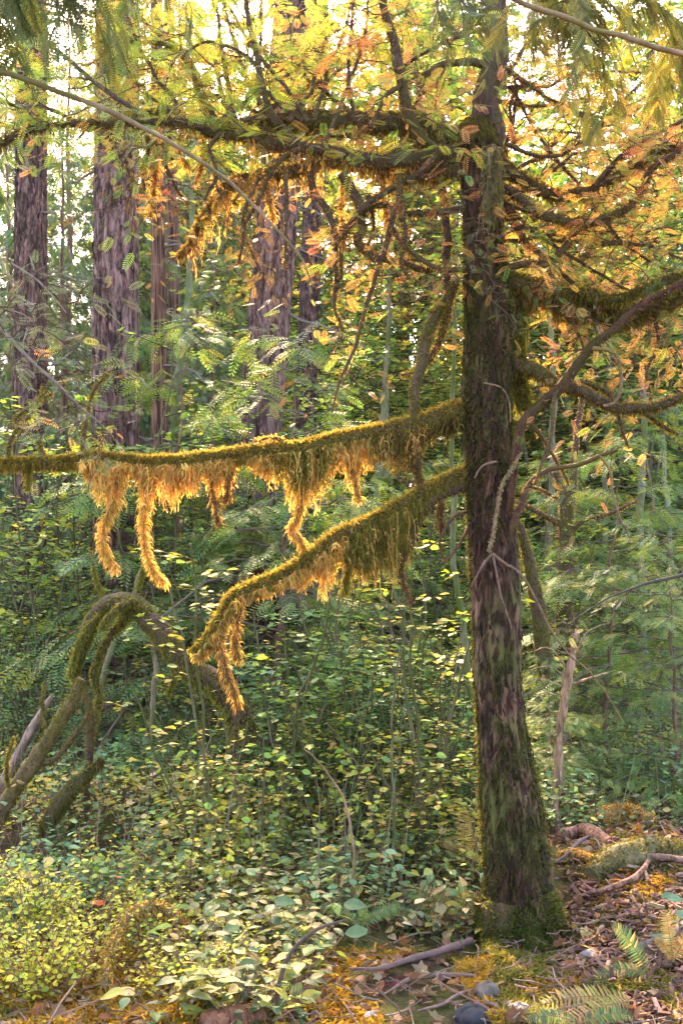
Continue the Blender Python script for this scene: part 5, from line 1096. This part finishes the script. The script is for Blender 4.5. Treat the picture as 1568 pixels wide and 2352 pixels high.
# sword ferns
def frond(mb, st, base, d, L, cols, rng, wd=.055, arch=.6):
    n = 26; t = np.linspace(0, 1, n); d = norm(np.array(d, float)); q = base + d * (t * L)[:, None] + np.array([0, 0, -1.]) * (arch * L * t ** 2.2)[:, None]
    tubes(st, q[None], (.0022 * (1.1 - t))[None], 4, (.22, .14, .05))
    tan = norm(np.gradient(q, axis=0)); lat = norm(np.cross(tan, norm([rng.uniform(-.2, .2), -.75, .65]))); ln = wd * np.sin(np.pi * (t * .88 + .1)) ** .7
    for s in (-1, 1):
        pos = q[2:]; xd = lat[2:] * s + tan[2:] * .35 + rng.randn(n - 2, 3) * .08 + [0, 0, -.15]
        tv = np.array([(0, -.09, 0), (.5, -.10, .02), (1, 0, -.08), (.5, .10, .02), (0, .09, 0)]); tf = np.array([(0, 1, 2), (0, 2, 4), (4, 2, 3)])
        place(mb, tv, tf, pos, xd, np.cross(tan[2:], lat[2:]) * -1, ln[2:], palette(cols, n - 2, rng, .15))
def fern(label, px, py, fr, cols, seed):
    c = ground_at(px, py, 2.6); rng = np.random.RandomState(seed); o = empty('sword_fern', c, world=True); c = c + [0, 0, .03]; st = MB(); lf = MB()
    for (dx, dy, dz, L, ar) in fr: frond(lf, st, c + [0, 0, .02], (dx, dy, dz), L * 1.15, cols, rng, .055 * L / .45 + .012, ar)
    st.build('stalk', M_TWIG, o); lf.build('frond', M_LEAF, o); tag(o, label, 'fern')
FG = [(.14, .24, .08), (.20, .28, .09), (.10, .18, .08)]; FY = [(.5, .38, .14), (.36, .34, .08), (.55, .34, .16)]
fern('green sword fern with an upright frond at the lower right', 1490, 2270, [(-.45, -.1, .9, .30, .3), (-.9, .1, .4, .22, .6)], FG + FY[:1], 1)
fern('pale yellow fern frond lying over the moss at the lower right', 1455, 2330, [(-1, -.1, .25, .36, .3), (-.8, -.5, .15, .34, .2)], FY, 2)
fern('orange-tinted fern at the right edge', 1545, 2240, [(-.1, .1, 1, .22, .2), (.3, -.1, .8, .2, .4), (-.3, .2, .7, .14, .4)], FY + [(.5, .22, .08)], 3)
fern('dark green fern frond at the bottom edge right of the stones', 1330, 2390, [(-.6, -.1, .35, .2, .4), (.7, 0, .4, .2, .4)], FG + FY[1:2], 4)
fern('cream fern lit by sun just left of the trunk', 1065, 2010, [(0, -.1, 1, .32, .1), (.3, 0, .8, .25, .4), (-.4, -.1, .8, .24, .4)], [(.6, .44, .22), (.55, .36, .16), (.4, .3, .12)], 5)
fern('withered cream fern behind the sunlit one beside the trunk', 1050, 2120, [(-.5, 0, .6, .3, .5), (.5, -.1, .6, .25, .5), (-.8, -.2, .4, .26, .5), (.1, -.2, .7, .24, .4)], [(.5, .4, .2), (.4, .34, .16), (.3, .28, .1)], 6)
fern('small green fern beside the orange-red maple seedling', 290, 2080, [(-.8, .1, .6, .34, .3), (-.6, -.1, .8, .28, .3), (.5, 0, .6, .3, .4), (0, .2, .9, .24, .3)], FG, 7)
fern('little green fern in the ground cover at the left edge', 25, 2200, [(.6, 0, .6, .2, .4), (-.2, 0, .8, .2, .4), (.3, -.3, .6, .18, .4)], FG, 8)
fern('tiny fern growing on the front of the trunk base', 1210, 2080, [(-.2, -.5, .8, .2, .3), (.2, -.6, .7, .18, .3), (-.5, -.4, .5, .16, .4)], [(.06, .16, .06), (.08, .2, .08)], 9)
fern('green fern in the middle of the ground cover', 830, 2160, [(-.6, 0, .6, .24, .4), (.6, 0, .6, .24, .4), (.1, -.3, .7, .2, .4)], FG, 10)

# ------------------------------------------------------------------ uncountable ground cover
def scat_pts(n, rng, y0=2.9, y1=9., pw=1.6, xl=-120, xr=1690):
    Y = y0 + (y1 - y0) * rng.rand(n) ** pw; px = rng.uniform(xl, xr, n); x = (px - CX) / F_ * Y
    return x, Y, px
def stuff(mb, name, m, label, cat): o = mb.build(name, m); tag(o, label, cat, kind='stuff'); return o
rng = np.random.RandomState(61)
# moss carpet
n = 260000; x, y, px = scat_pts(n, rng, pw=1.5)
xe = .66 + .17 * rng.randn(70000); ye = 3.3 + 1.2 * rng.rand(70000); x = np.concatenate([x, xe]); y = np.concatenate([y, ye]); px = CX + x / y * F_; n = len(x)
patch = fbm(x * 1.6 + 3, y * 1.6 + 8, 3) + .28 * np.exp(-(((x + 1.15) / .55) ** 2 + ((y - 6.5) / .75) ** 2)) + .2 * np.exp(-(((x - .80) / .28) ** 2 + ((y - 4.2) / .65) ** 2)) + .20 * ((px > 700) & (px < 1180) & (y < 4.3)) + .10 * ((px < 800) & (y < 4.1)) + .04 * ((px > 1250) & (y < 3.9)) + .3 * np.exp(-(((x - .70) / .22) ** 2 + ((y - 3.9) / .7) ** 2))
k = patch > .49; x, y, px = x[k], y[k], px[k]; n = len(x)
lump = .05 * N2(x * 9, y * 9) ** 2
b = np.stack([x, y, ground_z(x, y) + lump - .012], 1); l = .022 + .03 * rng.rand(n) ** 1.5
d1 = norm(rng.randn(n, 3) * [1, 1, .3] + [0, 0, 1.1]); d2 = norm(rng.randn(n, 3) * [1, 1, .4] + [0, 0, .2])
g = N1(x * 2.3, y * 2.3)[:, None]; left = ((px < 1130) & (y < 4.3))[:, None]
c = palette([(.14, .15, .035), (.20, .20, .05), (.10, .12, .035), (.26, .24, .07)], n, rng, .3); cg = palette([(.50, .32, .05), (.40, .26, .05), (.30, .24, .05)], n, rng, .3)
c = np.where((left & (g > .35)) | (g > .78), cg, c)  # some moss is gold at random; near left the orange sunlight is painted in
mb = MB(); q1 = b + d1 * (l * .5)[:, None]; q2 = q1 + d2 * (l * .6)[:, None]
ribbons(mb, np.stack([b, q1, q2], 1), np.stack([l * .18, l * .22, l * .04], 1), norm(np.cross(d2, rdir(n, rng))), c)
stuff(mb, 'moss_carpet', M_MOSS, 'green to golden moss carpet spread over the forest floor, sunlit gold painted in at the near left', 'moss')
# fallen leaves
n = 11000; x, y, px = scat_pts(n, rng, pw=1.4); kk = (px > 1280) | (rng.rand(n) < .3); x, y, px = x[kk], y[kk], px[kk]; n = len(x); b = np.stack([x, y, ground_z(x, y) + .012 + .03 * rng.rand(n)], 1)
mb = MB(); h = n // 3; cl = palette([(.15, .07, .035), (.22, .11, .06), (.10, .05, .035), (.30, .18, .10), (.26, .10, .04), (.38, .27, .15)], n, rng, .3)
place(mb, *MAPLE, b[:h], rng.randn(h, 3) * [1, 1, .2], np.array([0, 0, 1.]) + rng.randn(h, 3) * .45, rng.uniform(.03, .08, h), cl[:h])
place(mb, *OVAL, b[h:], rng.randn(n - h, 3) * [1, 1, .2], np.array([0, 0, 1.]) + rng.randn(n - h, 3) * .5, rng.uniform(.025, .07, n - h), cl[h:])
stuff(mb, 'leaf_litter', M_LEAF, 'brown curled fallen leaves littering the ground', 'leaf litter')
# wood chips of a rotten log at right
n = 3800; px = rng.uniform(1310, 1640, n); py = 1980 + 400 * rng.rand(n); Y = (CAMZ - .05) / ((py - HY) / F_); x = (px - CX) / F_ * Y
b = np.stack([x, Y, ground_z(x, Y) + .004 + .035 * rng.rand(n)], 1)
cv = np.array([(0, -.16, -.08), (1, -.12, -.06), (1.05, .1, -.05), (0, .16, -.07), (.05, -.12, .08), (.95, -.1, .06), (.9, .08, .1), (.0, .13, .07)]); cf = np.array([(0, 3, 2, 1), (4, 5, 6, 7), (0, 1, 5, 4), (1, 2, 6, 5), (2, 3, 7, 6), (3, 0, 4, 7)])
mb = MB(); place(mb, cv, cf, b, rng.randn(n, 3) * [1, 1, .35], np.array([0, 0, 1.]) + rng.randn(n, 3) * .7, .015 + .055 * rng.rand(n) ** 2.5, palette([(.17, .085, .055), (.24, .13, .085), (.11, .055, .04), (.30, .18, .12), (.08, .05, .04)], n, rng, .3))
stuff(mb, 'wood_chips', M_WOOD, 'reddish-brown splinters and chips of rotten wood right of the trunk', 'wood chips')
# small twigs
n = 1700; x, y, px = scat_pts(n, rng, pw=1.5); L = .06 + .22 * rng.rand(n) ** 2; a = rng.uniform(0, 6.28, n); t = np.linspace(0, 1, 4)
q = np.stack([x, y, ground_z(x, y) + .015 + .06 * rng.rand(n)], 1)[:, None] + np.stack([np.cos(a), np.sin(a), rng.randn(n) * .25], 1)[:, None] * (L[:, None] * t)[:, :, None] + rng.randn(n, 4, 3) * .006
mb = MB(); tubes(mb, q, np.full((n, 4), .0018) * rng.uniform(.5, 2, (n, 1)), 4, palette([(.13, .09, .065), (.2, .15, .12), (.08, .055, .04), (.2, .12, .08)], n, rng, .2))
stuff(mb, 'small_twigs', M_TWIG, 'thin dead twigs strewn over moss and litter', 'twigs')
n = 520; x, y, px = scat_pts(n, rng, 4.8, 9.5, 1.0); kk = ~((px > 1090) & (y < 6.2)); x, y = x[kk], y[kk]; n = len(x); L = rng.uniform(.25, 1.1, n); t = np.linspace(0, 1, 6)
q = np.stack([x, y, ground_z(x, y)], 1)[:, None] + norm(rng.randn(n, 3) * [.25, .25, .05] + [0, 0, 1])[:, None] * (L[:, None] * t)[:, :, None] + np.cumsum(rng.randn(n, 6, 3) * .012, 1) + np.array([.1, 0, 0]) * (rng.randn(n, 1) * t ** 2)[:, :, None]
mb = MB(); tubes(mb, q, rng.uniform(.0012, .0035, (n, 1)) * (1.15 - t)[None], 4, palette([(.2, .14, .10), (.2, .17, .13), (.16, .18, .08), (.3, .17, .11)], n, rng, .2))
stuff(mb, 'bare_shoots', M_TWIG, 'countless bare thin shoots standing up through the thicket', 'shoots')
# low leaves
n = 42000; x, y, px = scat_pts(n, rng, 3.4, 11, 1.1); den = fbm(x * 1.1 + 30, y * 1.1, 3)
k = (den > .40) & ~((px > 1110) & (y < 5.9)) & ~((x > .55) & (x < 1.) & (y < 5.1)) ; x, y, px = x[k], y[k], px[k]; n = len(x)
hgt = (.04 + .22 * rng.rand(n)) * np.clip((y - 3.0) / 2, .35, 1.6) * (1 - .75 * np.exp(-(((x + 1.15) / .5) ** 2 + ((y - 6.5) / .6) ** 2)))
b = np.stack([x, y, ground_z(x, y) + hgt], 1); mb = MB(); h = n // 2
cc1 = palette(MC + MG + SAL[:1], n, rng, .25); cc2 = palette(MY + SAL[3:6], n, rng, .25); mixm = (N1(x * 1.3 + 9, y * 1.3) + .3 * rng.rand(n) + .25 * (px > 500) * (y < 6) > .82)[:, None]
cl = np.where(mixm, cc2, cc1)
place(mb, *OVALR, b[:h], rng.randn(h, 3) * [1, 1, .25], np.array([0, 0, 1.]) + rng.randn(h, 3) * .35, rng.uniform(.018, .045, h), cl[:h])
place(mb, *MAPLE, b[h:], rng.randn(n - h, 3) * [1, 1, .25], np.array([0, 0, 1.]) + rng.randn(n - h, 3) * .35, rng.uniform(.03, .06, n - h), cl[h:])
k = rng.rand(n) < .22; e = b[k]; g0 = e.copy(); g0[:, 2] = ground_z(e[:, 0], e[:, 1]); g0[:, :2] += rng.randn(len(e), 2) * .02
tubes(mb, np.stack([g0, (g0 + e) / 2 + rng.randn(len(e), 3) * .006, e], 1), np.full((len(e), 3), .0012), 3, (.14, .12, .05))
stuff(mb, 'ground_cover', M_LEAF, 'low dense leafy ground cover of many small green and yellow leaves', 'ground cover')
# ------------------------------------------------------------------ haze
def haze():
    x, y0, y1, z0, z1 = 120, -20, 165, -2.0, 48.0
    v = [(a, b, c) for a in (-x, x) for b in (y0, y1) for c in (z0, z1)]
    f = [(0, 1, 3, 2), (4, 6, 7, 5), (0, 4, 5, 1), (2, 3, 7, 6), (0, 2, 6, 4), (1, 5, 7, 3)]
    me = bpy.data.meshes.new('haze'); me.from_pydata(v, [], f); me.update()
    m, t, out = mat('haze_air'); pv = nd(t, 'ShaderNodeVolumePrincipled'); pv.inputs['Density'].default_value = HAZE
    pv.inputs['Color'].default_value = (.92, .95, 1, 1); pv.inputs['Anisotropy'].default_value = .45
    t.links.new(pv.outputs[0], out.inputs['Volume']); me.materials.append(m)
    o = bpy.data.objects.new('haze', me); COL.objects.link(o); tag(o, 'thin pale haze filling the forest air', 'haze', kind='stuff')
HAZE = .00025
haze()
